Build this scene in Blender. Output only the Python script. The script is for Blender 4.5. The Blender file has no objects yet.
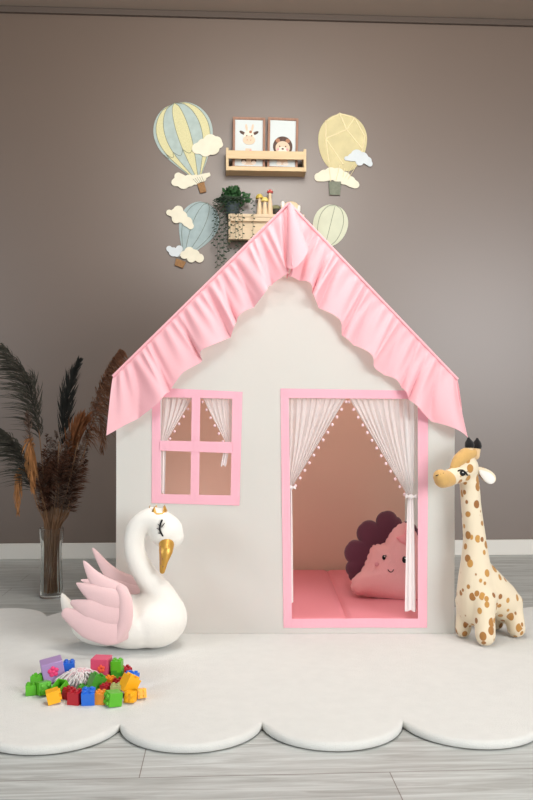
import bpy, math, random
from mathutils import Vector, Matrix, Euler, noise

S = bpy.context.scene
COL = S.collection
PI = math.pi
random.seed(7)

# ------------------------------------------------------------------ camera, world, lights, exposure
CAM_Z, HOR, F = 0.70, 418.0, 800.0
cd = bpy.data.cameras.new('camera')
cd.sensor_fit = 'VERTICAL'
cd.sensor_height = 36.0
cd.lens = 36.0
cd.shift_y = 0.0225
cam = bpy.data.objects.new('camera', cd)
COL.objects.link(cam)
cam.location = (0, 0, CAM_Z)
cam.rotation_euler = (PI/2, 0, 0)
S.camera = cam

w = bpy.data.worlds.new('world')
S.world = w
w.use_nodes = True
w.node_tree.nodes['Background'].inputs[0].default_value = (0.90, 0.95, 1.0, 1)
w.node_tree.nodes['Background'].inputs[1].default_value = 0.20


def area(name, loc, target, sx, sy, power, color):
    l = bpy.data.lights.new(name, 'AREA')
    l.shape = 'RECTANGLE'
    l.size, l.size_y = sx, sy
    l.energy = power
    l.color = color
    o = bpy.data.objects.new(name, l)
    COL.objects.link(o)
    o.location = loc
    o.rotation_euler = (Vector(target) - Vector(loc)).to_track_quat('-Z', 'Y').to_euler()
    return o


def soft_point(name, loc, r, power, color):
    l = bpy.data.lights.new(name, 'POINT')
    l.energy, l.color, l.shadow_soft_size = power, color, r
    o = bpy.data.objects.new(name, l)
    COL.objects.link(o)
    o.location = loc


area('window_light_right', (3.05, -1.4, 1.62), (1.9, 2.8, 1.2), 2.3, 1.45, 165, (0.98, 0.99, 1.0))
area('window_light_left', (-4.2, -1.0, 1.7), (-1.2, 2.6, 0.9), 1.8, 1.5, 74, (0.86, 0.94, 1.0))
soft_point('fill_light_front', (0.15, 1.0, 2.38), 0.25, 50, (0.94, 0.99, 1.0))  # unseen overhead fill, added to brighten rug, floor and upper wall
soft_point('fill_light_back', (0.20, 2.35, 2.30), 0.36, 58, (1.0, 0.97, 0.91))  # added fill above the tent, lifts its interior and the wall top

S.view_settings.view_transform = 'Standard'
S.view_settings.look = 'None'
S.view_settings.gamma = 1.0
S.view_settings.use_curve_mapping = False
S.view_settings.exposure = 0.07


# ------------------------------------------------------------------ colours and materials
def lin(c):
    def f(v):
        v /= 255.0
        return v/12.92 if v <= 0.04045 else ((v + 0.055)/1.055)**2.4
    return (f(c[0]), f(c[1]), f(c[2]), 1.0)


def mat(name, color, rough=0.7, bump=0.0, bscale=60.0, sheen=0.0, trans=0.0, vary=0.0, vscale=8.0,
        metal=0.0, alpha=0.0, spec=0.3, stretch=None, bdist=0.004, coat=0.0):
    """trans: share of light let through cloth; alpha: share of open weave"""
    m = bpy.data.materials.new(name)
    m.use_nodes = True
    nt = m.node_tree
    N, L = nt.nodes, nt.links
    b = N['Principled BSDF']
    out = N['Material Output']
    b.inputs['Base Color'].default_value = lin(color)
    b.inputs['Roughness'].default_value = rough
    b.inputs['Metallic'].default_value = metal
    b.inputs['Specular IOR Level'].default_value = spec
    if coat:
        b.inputs['Coat Weight'].default_value = coat
        b.inputs['Coat Roughness'].default_value = 0.38
        b.inputs['Coat IOR'].default_value = 1.56
    if sheen:
        b.inputs['Sheen Weight'].default_value = sheen
        b.inputs['Sheen Roughness'].default_value = 0.6
    tc = N.new('ShaderNodeTexCoord')
    vec = tc.outputs['Object']
    if stretch:
        mp = N.new('ShaderNodeMapping')
        mp.inputs['Scale'].default_value = stretch
        L.new(vec, mp.inputs[0])
        vec = mp.outputs[0]
    colout = None
    if vary:
        n = N.new('ShaderNodeTexNoise')
        n.inputs['Scale'].default_value = vscale
        n.inputs['Detail'].default_value = 4
        L.new(vec, n.inputs['Vector'])
        r = N.new('ShaderNodeValToRGB')
        c = lin(color)
        r.color_ramp.elements[0].position = 0.3
        r.color_ramp.elements[1].position = 0.7
        r.color_ramp.elements[0].color = (c[0]*(1-vary), c[1]*(1-vary), c[2]*(1-vary), 1)
        r.color_ramp.elements[1].color = (min(1, c[0]*(1+vary*.6)), min(1, c[1]*(1+vary*.6)), min(1, c[2]*(1+vary*.6)), 1)
        L.new(n.outputs['Fac'], r.inputs['Fac'])
        L.new(r.outputs['Color'], b.inputs['Base Color'])
        colout = r.outputs['Color']
    bo = None
    if bump:
        n2 = N.new('ShaderNodeTexNoise')
        n2.inputs['Scale'].default_value = bscale
        n2.inputs['Detail'].default_value = 3
        L.new(vec, n2.inputs['Vector'])
        bp = N.new('ShaderNodeBump')
        bp.inputs['Strength'].default_value = bump
        bp.inputs['Distance'].default_value = bdist
        L.new(n2.outputs['Fac'], bp.inputs['Height'])
        L.new(bp.outputs['Normal'], b.inputs['Normal'])
        bo = bp.outputs['Normal']
    sh = b.outputs['BSDF']
    if trans:
        t = N.new('ShaderNodeBsdfTranslucent')
        t.inputs['Color'].default_value = lin(color)
        if colout:
            L.new(colout, t.inputs['Color'])
        mx = N.new('ShaderNodeMixShader')
        mx.inputs[0].default_value = trans
        L.new(sh, mx.inputs[1])
        L.new(t.outputs[0], mx.inputs[2])
        sh = mx.outputs[0]
    if alpha:
        t = N.new('ShaderNodeBsdfTransparent')
        mx = N.new('ShaderNodeMixShader')
        mx.inputs[0].default_value = alpha
        L.new(sh, mx.inputs[1])
        L.new(t.outputs[0], mx.inputs[2])
        sh = mx.outputs[0]
    L.new(sh, out.inputs['Surface'])
    return m


def glass(name):
    m = bpy.data.materials.new(name)
    m.use_nodes = True
    b = m.node_tree.nodes['Principled BSDF']
    b.inputs['Base Color'].default_value = (0.93, 0.95, 0.94, 1)
    b.inputs['Roughness'].default_value = 0.06
    b.inputs['IOR'].default_value = 1.3
    b.inputs['Transmission Weight'].default_value = 1.0
    return m


def floor_mat(theta):
    m = bpy.data.materials.new('grey_laminate')
    m.use_nodes = True
    N, L = m.node_tree.nodes, m.node_tree.links
    b = N['Principled BSDF']
    tc = N.new('ShaderNodeTexCoord')
    mp = N.new('ShaderNodeMapping')
    mp.vector_type = 'POINT'
    mp.inputs['Rotation'].default_value = (0, 0, -theta)
    mp.inputs['Location'].default_value = (0.16 - 0.486, -1.567 + 0.148*20, 0)
    L.new(tc.outputs['Object'], mp.inputs[0])
    br = N.new('ShaderNodeTexBrick')
    br.offset = 0.41
    br.offset_frequency = 2
    br.inputs['Scale'].default_value = 1.0
    br.inputs['Brick Width'].default_value = 1.2
    br.inputs['Row Height'].default_value = 0.148
    br.inputs['Mortar Size'].default_value = 0.0011
    br.inputs['Mortar Smooth'].default_value = 0.1
    br.inputs['Bias'].default_value = 0.0
    br.inputs['Color1'].default_value = lin((204, 208, 206))
    br.inputs['Color2'].default_value = lin((194, 198, 196))
    br.inputs['Mortar'].default_value = lin((140, 134, 129))
    L.new(mp.outputs[0], br.inputs['Vector'])
    m2 = N.new('ShaderNodeMapping')
    m2.inputs['Scale'].default_value = (2.2, 34, 1)
    L.new(mp.outputs[0], m2.inputs[0])
    n = N.new('ShaderNodeTexNoise')
    n.inputs['Scale'].default_value = 1.6
    n.inputs['Detail'].default_value = 6
    n.inputs['Roughness'].default_value = 0.62
    n.inputs['Distortion'].default_value = 0.9
    L.new(m2.outputs[0], n.inputs['Vector'])
    r = N.new('ShaderNodeValToRGB')
    r.color_ramp.elements[0].position = 0.32
    r.color_ramp.elements[0].color = lin((194, 191, 188))
    r.color_ramp.elements[1].position = 0.66
    r.color_ramp.elements[1].color = (1, 1, 1, 1)
    L.new(n.outputs['Fac'], r.inputs['Fac'])
    mx = N.new('ShaderNodeMix')
    mx.data_type = 'RGBA'
    mx.blend_type = 'MULTIPLY'
    mx.inputs[0].default_value = 0.9
    L.new(br.outputs['Color'], mx.inputs[6])
    L.new(r.outputs['Color'], mx.inputs[7])
    L.new(mx.outputs[2], b.inputs['Base Color'])
    b.inputs['Roughness'].default_value = 0.42
    b.inputs['Specular IOR Level'].default_value = 0.4
    return m


def spotted_mat():
    m = bpy.data.materials.new('spotted_plush')
    m.use_nodes = True
    N, L = m.node_tree.nodes, m.node_tree.links
    b = N['Principled BSDF']
    tc = N.new('ShaderNodeTexCoord')
    mp = N.new('ShaderNodeMapping')
    mp.inputs['Scale'].default_value = (1.1, 1.0, 0.85)
    L.new(tc.outputs['Object'], mp.inputs[0])
    v = N.new('ShaderNodeTexVoronoi')
    v.inputs['Scale'].default_value = 34.0
    v.inputs['Randomness'].default_value = 0.72
    L.new(mp.outputs[0], v.inputs['Vector'])
    sep = N.new('ShaderNodeSeparateColor')
    L.new(v.outputs['Color'], sep.inputs[0])
    th = N.new('ShaderNodeMapRange')
    th.inputs['To Min'].default_value = 0.24
    th.inputs['To Max'].default_value = 0.45
    L.new(sep.outputs[0], th.inputs['Value'])
    df = N.new('ShaderNodeMath')
    df.operation = 'SUBTRACT'
    L.new(th.outputs[0], df.inputs[0])
    L.new(v.outputs['Distance'], df.inputs[1])
    sm = N.new('ShaderNodeMapRange')
    sm.inputs['From Min'].default_value = -0.01
    sm.inputs['From Max'].default_value = 0.03
    L.new(df.outputs[0], sm.inputs['Value'])
    cr = N.new('ShaderNodeValToRGB')
    cr.color_ramp.elements[0].color = lin((150, 100, 58))
    cr.color_ramp.elements[1].color = lin((196, 146, 78))
    L.new(sep.outputs[1], cr.inputs['Fac'])
    mx = N.new('ShaderNodeMix')
    mx.data_type = 'RGBA'
    L.new(sm.outputs[0], mx.inputs[0])
    mx.inputs[6].default_value = lin((228, 213, 186))
    L.new(cr.outputs['Color'], mx.inputs[7])
    L.new(mx.outputs[2], b.inputs['Base Color'])
    b.inputs['Roughness'].default_value = 0.85
    b.inputs['Specular IOR Level'].default_value = 0.15
    b.inputs['Sheen Weight'].default_value = 0.25
    return m


M = {
    'wall': mat('taupe_satin_paint', (90, 69, 52), 0.6, 0.02, 60, vary=0.03, vscale=2, spec=1.0, coat=1.0),
    'ceil': mat('taupe_ceiling', (150, 134, 121), 0.8, 0.03, 90),
    'trimdark': mat('dark_taupe_trim', (84, 72, 64), 0.7, 0.03, 60),
    'base': mat('white_baseboard', (222, 219, 212), 0.5, 0.02, 40),
    'rug': mat('cream_pile', (218, 218, 213), 0.95, 0.55, 420, sheen=0.4, vary=0.03, vscale=30, spec=0.1, bdist=0.003),
    'rugedge': mat('rug_binding', (140, 136, 126), 0.9, 0.3, 300),
    'canvas': mat('white_canvas', (235, 241, 235), 0.85, 0.22, 14, trans=0.42, spec=0.15, bdist=0.006),
    'canvas_in': mat('cream_canvas', (252, 218, 198), 0.85, 0.2, 10, trans=0.15, spec=0.15, bdist=0.006),
    'roof': mat('pink_roof_cloth', (254, 214, 204), 0.85, 0.2, 14, trans=0.8, spec=0.1),
    'ruffle': mat('pink_ruffle_cloth', (252, 196, 203), 0.85, 0.12, 90, trans=0.25, spec=0.12),
    'pink': mat('pink_trim_cloth', (246, 186, 200), 0.85, 0.15, 60, trans=0.12, spec=0.12),
    'mat': mat('rose_mat_cloth', (240, 152, 162), 0.85, 0.2, 25, spec=0.12),
    'sheer': mat('white_voile', (252, 248, 247), 0.9, trans=0.22, alpha=0.30, spec=0.05),
    'sheer2': mat('white_voile_gathered', (252, 246, 245), 0.9, trans=0.2, alpha=0.08, spec=0.05),
    'pom': mat('pompom_yarn', (250, 216, 218), 0.95, 0.4, 300),
    'swan': mat('white_plush', (238, 234, 226), 0.95, 0.25, 260, sheen=0.4, spec=0.1, bdist=0.002),
    'wing': mat('blush_plush', (232, 196, 196), 0.95, 0.25, 260, sheen=0.4, spec=0.1, bdist=0.002),
    'gold': mat('gold_leather', (206, 158, 74), 0.38, 0.2, 160, metal=0.55, spec=0.5),
    'black': mat('black_thread', (18, 16, 18), 0.5),
    'gir': spotted_mat(),
    'ochre': mat('ochre_plush', (206, 164, 98), 0.9, 0.2, 240, sheen=0.3, spec=0.1, vary=0.05, vscale=60),
    'tan': mat('tan_plush', (222, 190, 146), 0.9, 0.2, 240, sheen=0.3, spec=0.1),
    'earin': mat('pale_plush', (236, 232, 226), 0.9, 0.2, 240, sheen=0.3, spec=0.1),
    'blackplush': mat('black_plush', (22, 19, 20), 0.9, 0.2, 240, sheen=0.2, spec=0.1),
    'plum': mat('plum_velvet', (98, 46, 66), 0.8, 0.2, 200, sheen=0.3, spec=0.15),
    'hog': mat('pink_plush', (246, 178, 178), 0.95, 0.35, 160, sheen=0.4, spec=0.1),
    'bow': mat('pink_satin', (248, 160, 166), 0.5),
    'cheek': mat('cheek_felt', (236, 160, 166), 0.9),
    'wood': mat('pine_wood', (214, 188, 148), 0.6, 0.08, 30, vary=0.07, vscale=10, stretch=(1, 8, 8)),
    'woodp': mat('pale_pine_wood', (214, 192, 160), 0.6, 0.08, 30, vary=0.06, vscale=10, stretch=(1, 8, 8)),
    'frame': mat('brown_oak', (156, 118, 98), 0.6, 0.1, 40, vary=0.15, vscale=14, stretch=(6, 6, 1)),
    'paper': mat('print_paper', (208, 214, 212), 0.6),
    'ink_beige': mat('beige_ink', (222, 196, 170), 0.8),
    'ink_pale': mat('pale_ink', (236, 220, 204), 0.8),
    'ink_brown': mat('brown_ink', (96, 76, 68), 0.8, vary=0.2, vscale=90),
    'ink_mid': mat('tan_ink', (168, 120, 94), 0.8),
    'b_blue': mat('blue_grey_print', (172, 186, 180), 0.8, vary=0.10, vscale=30),
    'b_blue2': mat('grey_blue_print', (160, 176, 176), 0.8, vary=0.10, vscale=30),
    'b_yel': mat('speckled_yellow_print', (212, 205, 158), 0.8, vary=0.14, vscale=220),
    'b_olive': mat('olive_cream_print', (204, 192, 148), 0.8, vary=0.10, vscale=16),
    'b_olive2': mat('pale_olive_print', (222, 210, 166), 0.8, vary=0.08, vscale=16),
    'b_pale': mat('pale_green_print', (206, 208, 184), 0.8, vary=0.07, vscale=14),
    'b_line': mat('balloon_seam_print', (112, 116, 100), 0.8),
    'b_cloud': mat('cream_cloud_print', (226, 220, 198), 0.8, vary=0.05, vscale=30),
    'b_cloudb': mat('bluish_cloud_print', (206, 212, 214), 0.8, vary=0.05, vscale=30),
    'b_rope': mat('rope_print', (232, 218, 178), 0.8),
    'b_bask': mat('brown_basket_print', (150, 112, 74), 0.8, vary=0.2, vscale=120),
    'b_baskg': mat('grey_basket_print', (124, 128, 112), 0.8, vary=0.2, vscale=120),
    'pot': mat('slate_pot', (62, 72, 76), 0.6, 0.1, 60),
    'leaf': mat('green_leaf', (58, 98, 56), 0.6, trans=0.15, vary=0.35, vscale=40),
    'leafd': mat('dark_green_leaf', (46, 62, 46), 0.6, trans=0.1, vary=0.35, vscale=40),
    'mush_y': mat('mustard_paint', (206, 180, 84), 0.4),
    'mush_p': mat('pale_yellow_paint', (230, 208, 122), 0.4),
    'mush_r': mat('red_paint', (196, 74, 68), 0.4),
    'mush_s': mat('turned_wood', (226, 200, 164), 0.6, vary=0.06, vscale=40),
    'mush_w': mat('white_dot_paint', (240, 232, 224), 0.5),
    'olive': mat('olive_painted_wood', (128, 126, 92), 0.6),
    'darkwood': mat('dark_painted_wood', (58, 54, 46), 0.6),
    'glass': glass('vase_glass'),
    'pam_d': mat('dark_pampas', (64, 62, 54), 0.9, trans=0.2, vary=0.3, vscale=30),
    'pam_k': mat('blackish_pampas', (42, 43, 40), 0.9, trans=0.2, vary=0.3, vscale=30),
    'pam_b': mat('brown_pampas', (112, 78, 58), 0.9, trans=0.2, vary=0.3, vscale=30),
    'pam_t': mat('tan_grass', (168, 118, 74), 0.9, trans=0.2, vary=0.25, vscale=30),
    'dry': mat('dried_brown', (92, 60, 44), 0.9, trans=0.2, vary=0.4, vscale=40),
    'dry2': mat('dried_dusky', (112, 92, 80), 0.9, trans=0.2, vary=0.4, vscale=40),
    'straw': mat('straw_stem', (128, 96, 70), 0.8, vary=0.2, vscale=30),
    'ochreleaf': mat('rust_leaf', (126, 78, 46), 0.8, trans=0.2, vary=0.3, vscale=40),
    'p_green': mat('green_plastic', (96, 190, 44), 0.32, spec=0.5, trans=0.08),
    'p_dgreen': mat('dark_green_plastic', (66, 152, 38), 0.32, spec=0.5),
    'p_sage': mat('sage_plastic', (168, 176, 110), 0.35, spec=0.5),
    'p_yel': mat('yellow_plastic', (252, 182, 28), 0.32, spec=0.5),
    'p_org': mat('orange_plastic', (244, 154, 44), 0.32, spec=0.5),
    'p_red': mat('dark_red_plastic', (176, 24, 40), 0.32, spec=0.5),
    'p_blue': mat('blue_plastic', (42, 112, 216), 0.32, spec=0.5),
    'p_pur': mat('lilac_plastic', (176, 146, 196), 0.4, spec=0.4),
    'p_mag': mat('raspberry_plastic', (214, 78, 112), 0.4, spec=0.4),
    'p_star': mat('hot_pink_plastic', (232, 66, 122), 0.4, spec=0.4),
    'p_flow': mat('coral_plastic', (238, 92, 60), 0.4, spec=0.4),
    'fluff': mat('white_yarn', (250, 244, 243), 0.95, trans=0.2),
    'fluffp': mat('pink_yarn', (238, 200, 206), 0.95, trans=0.2),
}


# ------------------------------------------------------------------ mesh helpers
class MB:
    def __init__(self):
        self.v, self.f, self.m = [], [], []

    def add(self, vs, fs, mi=0, mx=None):
        k = len(self.v)
        for p in vs:
            p = Vector(p)
            self.v.append(mx @ p if mx is not None else p)
        for f in fs:
            self.f.append([i + k for i in f])
            self.m.append(mi)
        return self

    def box(self, x0, x1, y0, y1, z0, z1, mi=0, mx=None):
        vs = [(x, y, z) for z in (z0, z1) for y in (y0, y1) for x in (x0, x1)]
        fs = [(0, 2, 3, 1), (4, 5, 7, 6), (0, 1, 5, 4), (2, 6, 7, 3), (0, 4, 6, 2), (1, 3, 7, 5)]
        return self.add(vs, fs, mi, mx)

    def ball(self, c, r, nu=20, nv=12, mi=0, mx=None):
        if isinstance(r, (int, float)):
            r = (r, r, r)
        vs = [(c[0], c[1], c[2] + r[2])]
        for j in range(1, nv):
            t = PI*j/nv
            for i in range(nu):
                p = 2*PI*i/nu
                vs.append((c[0] + r[0]*math.sin(t)*math.cos(p), c[1] + r[1]*math.sin(t)*math.sin(p), c[2] + r[2]*math.cos(t)))
        vs.append((c[0], c[1], c[2] - r[2]))
        fs = [(0, 1 + i, 1 + (i + 1) % nu) for i in range(nu)]
        for j in range(nv - 2):
            a, b = 1 + j*nu, 1 + (j + 1)*nu
            fs += [(a + i, b + i, b + (i + 1) % nu, a + (i + 1) % nu) for i in range(nu)]
        e, a = len(vs) - 1, 1 + (nv - 2)*nu
        fs += [(a + i, e, a + (i + 1) % nu) for i in range(nu)]
        return self.add(vs, fs, mi, mx)

    def tube(self, pts, rad, n=10, mi=0, flat=None, closed_round=False):
        """swept tube; rad number or list; flat=(vector, factor) squashes the section along a vector"""
        pts = [Vector(p) for p in pts]
        if isinstance(rad, (int, float)):
            rad = [rad]*len(pts)
        rad = list(rad)
        if closed_round:   # round caps
            a = (pts[0] - pts[1]).normalized()
            b = (pts[-1] - pts[-2]).normalized()
            r0, r1 = rad[0], rad[-1]
            pre = [(pts[0] + a*r0*math.sin(t), r0*math.cos(t)) for t in (1.45, 1.1, 0.75, 0.4)]
            post = [(pts[-1] + b*r1*math.sin(t), r1*math.cos(t)) for t in (0.4, 0.75, 1.1, 1.45)]
            pts = [p for p, _ in pre] + pts + [p for p, _ in post]
            rad = [r for _, r in pre] + rad + [r for _, r in post]
        up = None
        vs, fs = [], []
        for i, p in enumerate(pts):
            d = (pts[min(i + 1, len(pts) - 1)] - pts[max(i - 1, 0)]).normalized()
            if up is None:
                up = d.orthogonal().normalized()
            up = (up - d*up.dot(d))
            up = up.normalized() if up.length > 1e-6 else d.orthogonal().normalized()
            s = d.cross(up)
            for k in range(n):
                a = 2*PI*k/n
                o = (up*math.cos(a) + s*math.sin(a))*rad[i]
                if flat:
                    fv, ff = flat
                    o = o - fv*(o.dot(fv)*(1 - ff))
                vs.append(p + o)
        for i in range(len(pts) - 1):
            a, b = i*n, (i + 1)*n
            fs += [(a + k, a + (k + 1) % n, b + (k + 1) % n, b + k) for k in range(n)]
        fs.append(tuple(reversed(range(n))))
        fs.append(tuple(range(len(vs) - n, len(vs))))
        return self.add(vs, fs, mi)

    def lathe(self, prof, c=(0, 0, 0), n=28, mi=0, cap=True):
        vs, fs = [], []
        for r, z in prof:
            for k in range(n):
                a = 2*PI*k/n
                vs.append((c[0] + r*math.cos(a), c[1] + r*math.sin(a), c[2] + z))
        for i in range(len(prof) - 1):
            a, b = i*n, (i + 1)*n
            fs += [(a + k, a + (k + 1) % n, b + (k + 1) % n, b + k) for k in range(n)]
        if cap:
            fs.append(tuple(reversed(range(n))))
            fs.append(tuple(range(len(vs) - n, len(vs))))
        return self.add(vs, fs, mi)

    def prism(self, outline, y0, y1, mi=0, mx=None):
        """outline of (x,z) points extruded from y0 (front) to y1"""
        n = len(outline)
        vs = [(x, y0, z) for x, z in outline] + [(x, y1, z) for x, z in outline]
        fs = [tuple(range(n)), tuple(reversed(range(n, 2*n)))]
        fs += [(i, i + n, (i + 1) % n + n, (i + 1) % n) for i in range(n)]
        return self.add(vs, fs, mi, mx)

    def grid(self, fn, nu, nv, mi=0):
        vs = [fn(i/nu, j/nv) for j in range(nv + 1) for i in range(nu + 1)]
        fs = [(j*(nu + 1) + i, j*(nu + 1) + i + 1, (j + 1)*(nu + 1) + i + 1, (j + 1)*(nu + 1) + i)
              for j in range(nv) for i in range(nu)]
        return self.add(vs, fs, mi)

    def pillow(self, outline, thick, n=10, mi=0, centre=None, mx=None, rim=0.0, calm=0):
        m = len(outline)
        cx = centre[0] if centre else sum(p[0] for p in outline)/m
        cz = centre[1] if centre else sum(p[1] for p in outline)/m
        soft = outline
        if calm:
            soft = [tuple(sum(outline[(i + d) % m][q] for d in range(-calm, calm + 1))/(2*calm + 1) for q in (0, 1)) for i in range(m)]
        vs, fs = [], []
        for side in (-1, 1):
            base = len(vs)
            vs.append((cx, side*(thick + rim), cz))
            for k in range(1, n + 1):
                s = math.sin(PI/2*k/n)
                y = side*(thick*math.sqrt(max(0, 1 - s**2.4)) + rim)
                wk = s**5
                for o_, q_ in zip(outline, soft):
                    p = (o_[0]*wk + q_[0]*(1 - wk), o_[1]*wk + q_[1]*(1 - wk)) if calm else o_
                    vs.append((cx + (p[0] - cx)*s, y, cz + (p[1] - cz)*s))
            for i in range(m):
                t = (base, base + 1 + i, base + 1 + (i + 1) % m)
                fs.append(t if side < 0 else t[::-1])
            for k in range(n - 1):
                a, b = base + 1 + k*m, base + 1 + (k + 1)*m
                for i in range(m):
                    t = (a + i, b + i, b + (i + 1) % m, a + (i + 1) % m)
                    fs.append(t if side < 0 else t[::-1])
        a, b = 1 + (n - 1)*m, (1 + n*m) + 1 + (n - 1)*m
        fs += [(a + i, b + i, b + (i + 1) % m, a + (i + 1) % m) for i in range(m)]
        return self.add(vs, fs, mi, mx)

    def strand(self, pts, w, side, mi=0):
        """thin leaf-like ribbon along pts, tapering to its ends"""
        vs, fs = [], []
        n = len(pts)
        for i, p in enumerate(pts):
            p = Vector(p)
            k = math.sin(PI*min(1, (i + 0.35)/(n - 0.65)))
            vs += [p - side*w*k, p + side*w*k]
        fs = [(2*i, 2*i + 1, 2*i + 3, 2*i + 2) for i in range(n - 1)]
        return self.add(vs, fs, mi)

    def build(self, name, mats, parent=None, smooth=True, bevel=0.0, angle=35, remesh=0.0, relax=8, subsurf=0, solid=0.0):
        me = bpy.data.meshes.new(name)
        me.from_pydata([tuple(v) for v in self.v], [], self.f)
        if not isinstance(mats, (list, tuple)):
            mats = [mats]
        for m in mats:
            me.materials.append(m)
        me.polygons.foreach_set('material_index', self.m)
        me.polygons.foreach_set('use_smooth', [bool(smooth)]*len(self.f))
        me.update()
        if smooth and angle and not remesh:
            me.set_sharp_from_angle(angle=math.radians(angle))
        o = bpy.data.objects.new(name, me)
        COL.objects.link(o)
        if parent:
            o.parent = parent
        if remesh:
            r = o.modifiers.new('union', 'REMESH')
            r.mode = 'VOXEL'
            r.voxel_size = remesh
            r.use_smooth_shade = True
            s = o.modifiers.new('relax', 'SMOOTH')
            s.iterations = relax
            s.factor = 0.5
        if subsurf:
            s = o.modifiers.new('subsurf', 'SUBSURF')
            s.levels = s.render_levels = subsurf
        if solid:
            s = o.modifiers.new('thickness', 'SOLIDIFY')
            s.thickness = solid
            s.offset = 0
        if bevel:
            b = o.modifiers.new('bevel', 'BEVEL')
            b.width = bevel
            b.segments = 2
            b.limit_method = 'ANGLE'
        return o


def tag(o, label=None, cat=None, group=None, kind=None):
    if label:
        o['label'] = label
    if cat:
        o['category'] = cat
    if group:
        o['group'] = group
    if kind:
        o['kind'] = kind
    return o


def empty(name, loc, rz=0.0, label=None, cat=None, group=None):
    o = bpy.data.objects.new(name, None)
    COL.objects.link(o)
    o.location = loc
    o.rotation_euler = (0, 0, rz)
    o.empty_display_size = 0.05
    return tag(o, label, cat, group)


def pt(px, py, Y):
    """the place seen at a photograph pixel, at distance Y"""
    return Vector(((px - 266.5)*Y/F, Y, CAM_Z - (py - HOR)*Y/F))


def gy(py, z=0.02):
    """distance at which a point of height z is seen at row py"""
    return (CAM_Z - z)*F/(py - HOR)


def smoothpath(pts, rad=None, k=6):
    """Catmull-Rom through pts (and radii)"""
    P = [Vector(p) for p in pts]
    out, ro = [], []
    n = len(P)
    for i in range(n - 1):
        p0, p1, p2, p3 = P[max(i - 1, 0)], P[i], P[i + 1], P[min(i + 2, n - 1)]
        for j in range(k):
            t = j/k
            out.append(0.5*((2*p1) + (p2 - p0)*t + (2*p0 - 5*p1 + 4*p2 - p3)*t*t + (3*p1 - p0 - 3*p2 + p3)*t**3))
            if rad:
                ro.append(rad[i]*(1 - t) + rad[i + 1]*t)
    out.append(P[-1])
    if rad:
        ro.append(rad[-1])
        return out, ro
    return out


# ------------------------------------------------------------------ the setting
TH = math.radians(3.0)
TT, CT = math.tan(TH), math.cos(TH)
WY = 4.03
WZ = 2.715


def W(px, py, off=0.0):
    t = (px - 266.5)/F
    Y = (WY - off/CT)/(1 - t*TT)
    return pt(px, py, Y)


def struct(name, mb, m, **kw):
    o = mb.build(name, m, None, **kw)
    o['kind'] = 'structure'
    return o


fl = struct('floor', MB().box(-4, 4, -2.5, 5.0, -0.05, 0), floor_mat(TH), smooth=False)
wl = struct('wall_back', MB().box(-4, 4, 0, 0.1, 0, WZ + 0.3), M['wall'], smooth=False)
wl.location, wl.rotation_euler = (0, WY, 0), (0, 0, TH)
struct('ceiling', MB().box(-4, 4, -2.5, 5.0, WZ + 0.02, WZ + 0.08), M['ceil'], smooth=False)
bb = struct('baseboard_back', MB().box(-4, 4, -0.014, -0.0005, 0, 0.079), M['base'], smooth=False, bevel=0.004)
bb.location, bb.rotation_euler = (0, WY, 0), (0, 0, TH)
tr = struct('trim_1', MB().box(-4, 4, -0.02, -0.0005, WZ - 0.012, WZ + 0.018), M['trimdark'], smooth=False, bevel=0.004)
tr.location, tr.rotation_euler = (0, WY, 0), (0, 0, TH)


# ------------------------------------------------------------------ scalloped rug
def arc(a, b, r, n=18):
    """points from a to b bulging to the right of a->b, b left out"""
    a, b = Vector(a), Vector(b)
    d = b - a
    c = d.length
    r = max(r, c/2*1.0005)
    h = math.sqrt(r*r - c*c/4)
    nrm = Vector((d.y, -d.x)).normalized()
    ctr = (a + b)/2 - nrm*h
    a0 = math.atan2(a.y - ctr.y, a.x - ctr.x)
    a1 = math.atan2(b.y - ctr.y, b.x - ctr.x)
    while a1 < a0:
        a1 += 2*PI
    return [(ctr.x + r*math.cos(a0 + (a1 - a0)*i/n), ctr.y + r*math.sin(a0 + (a1 - a0)*i/n)) for i in range(n)]


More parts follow.
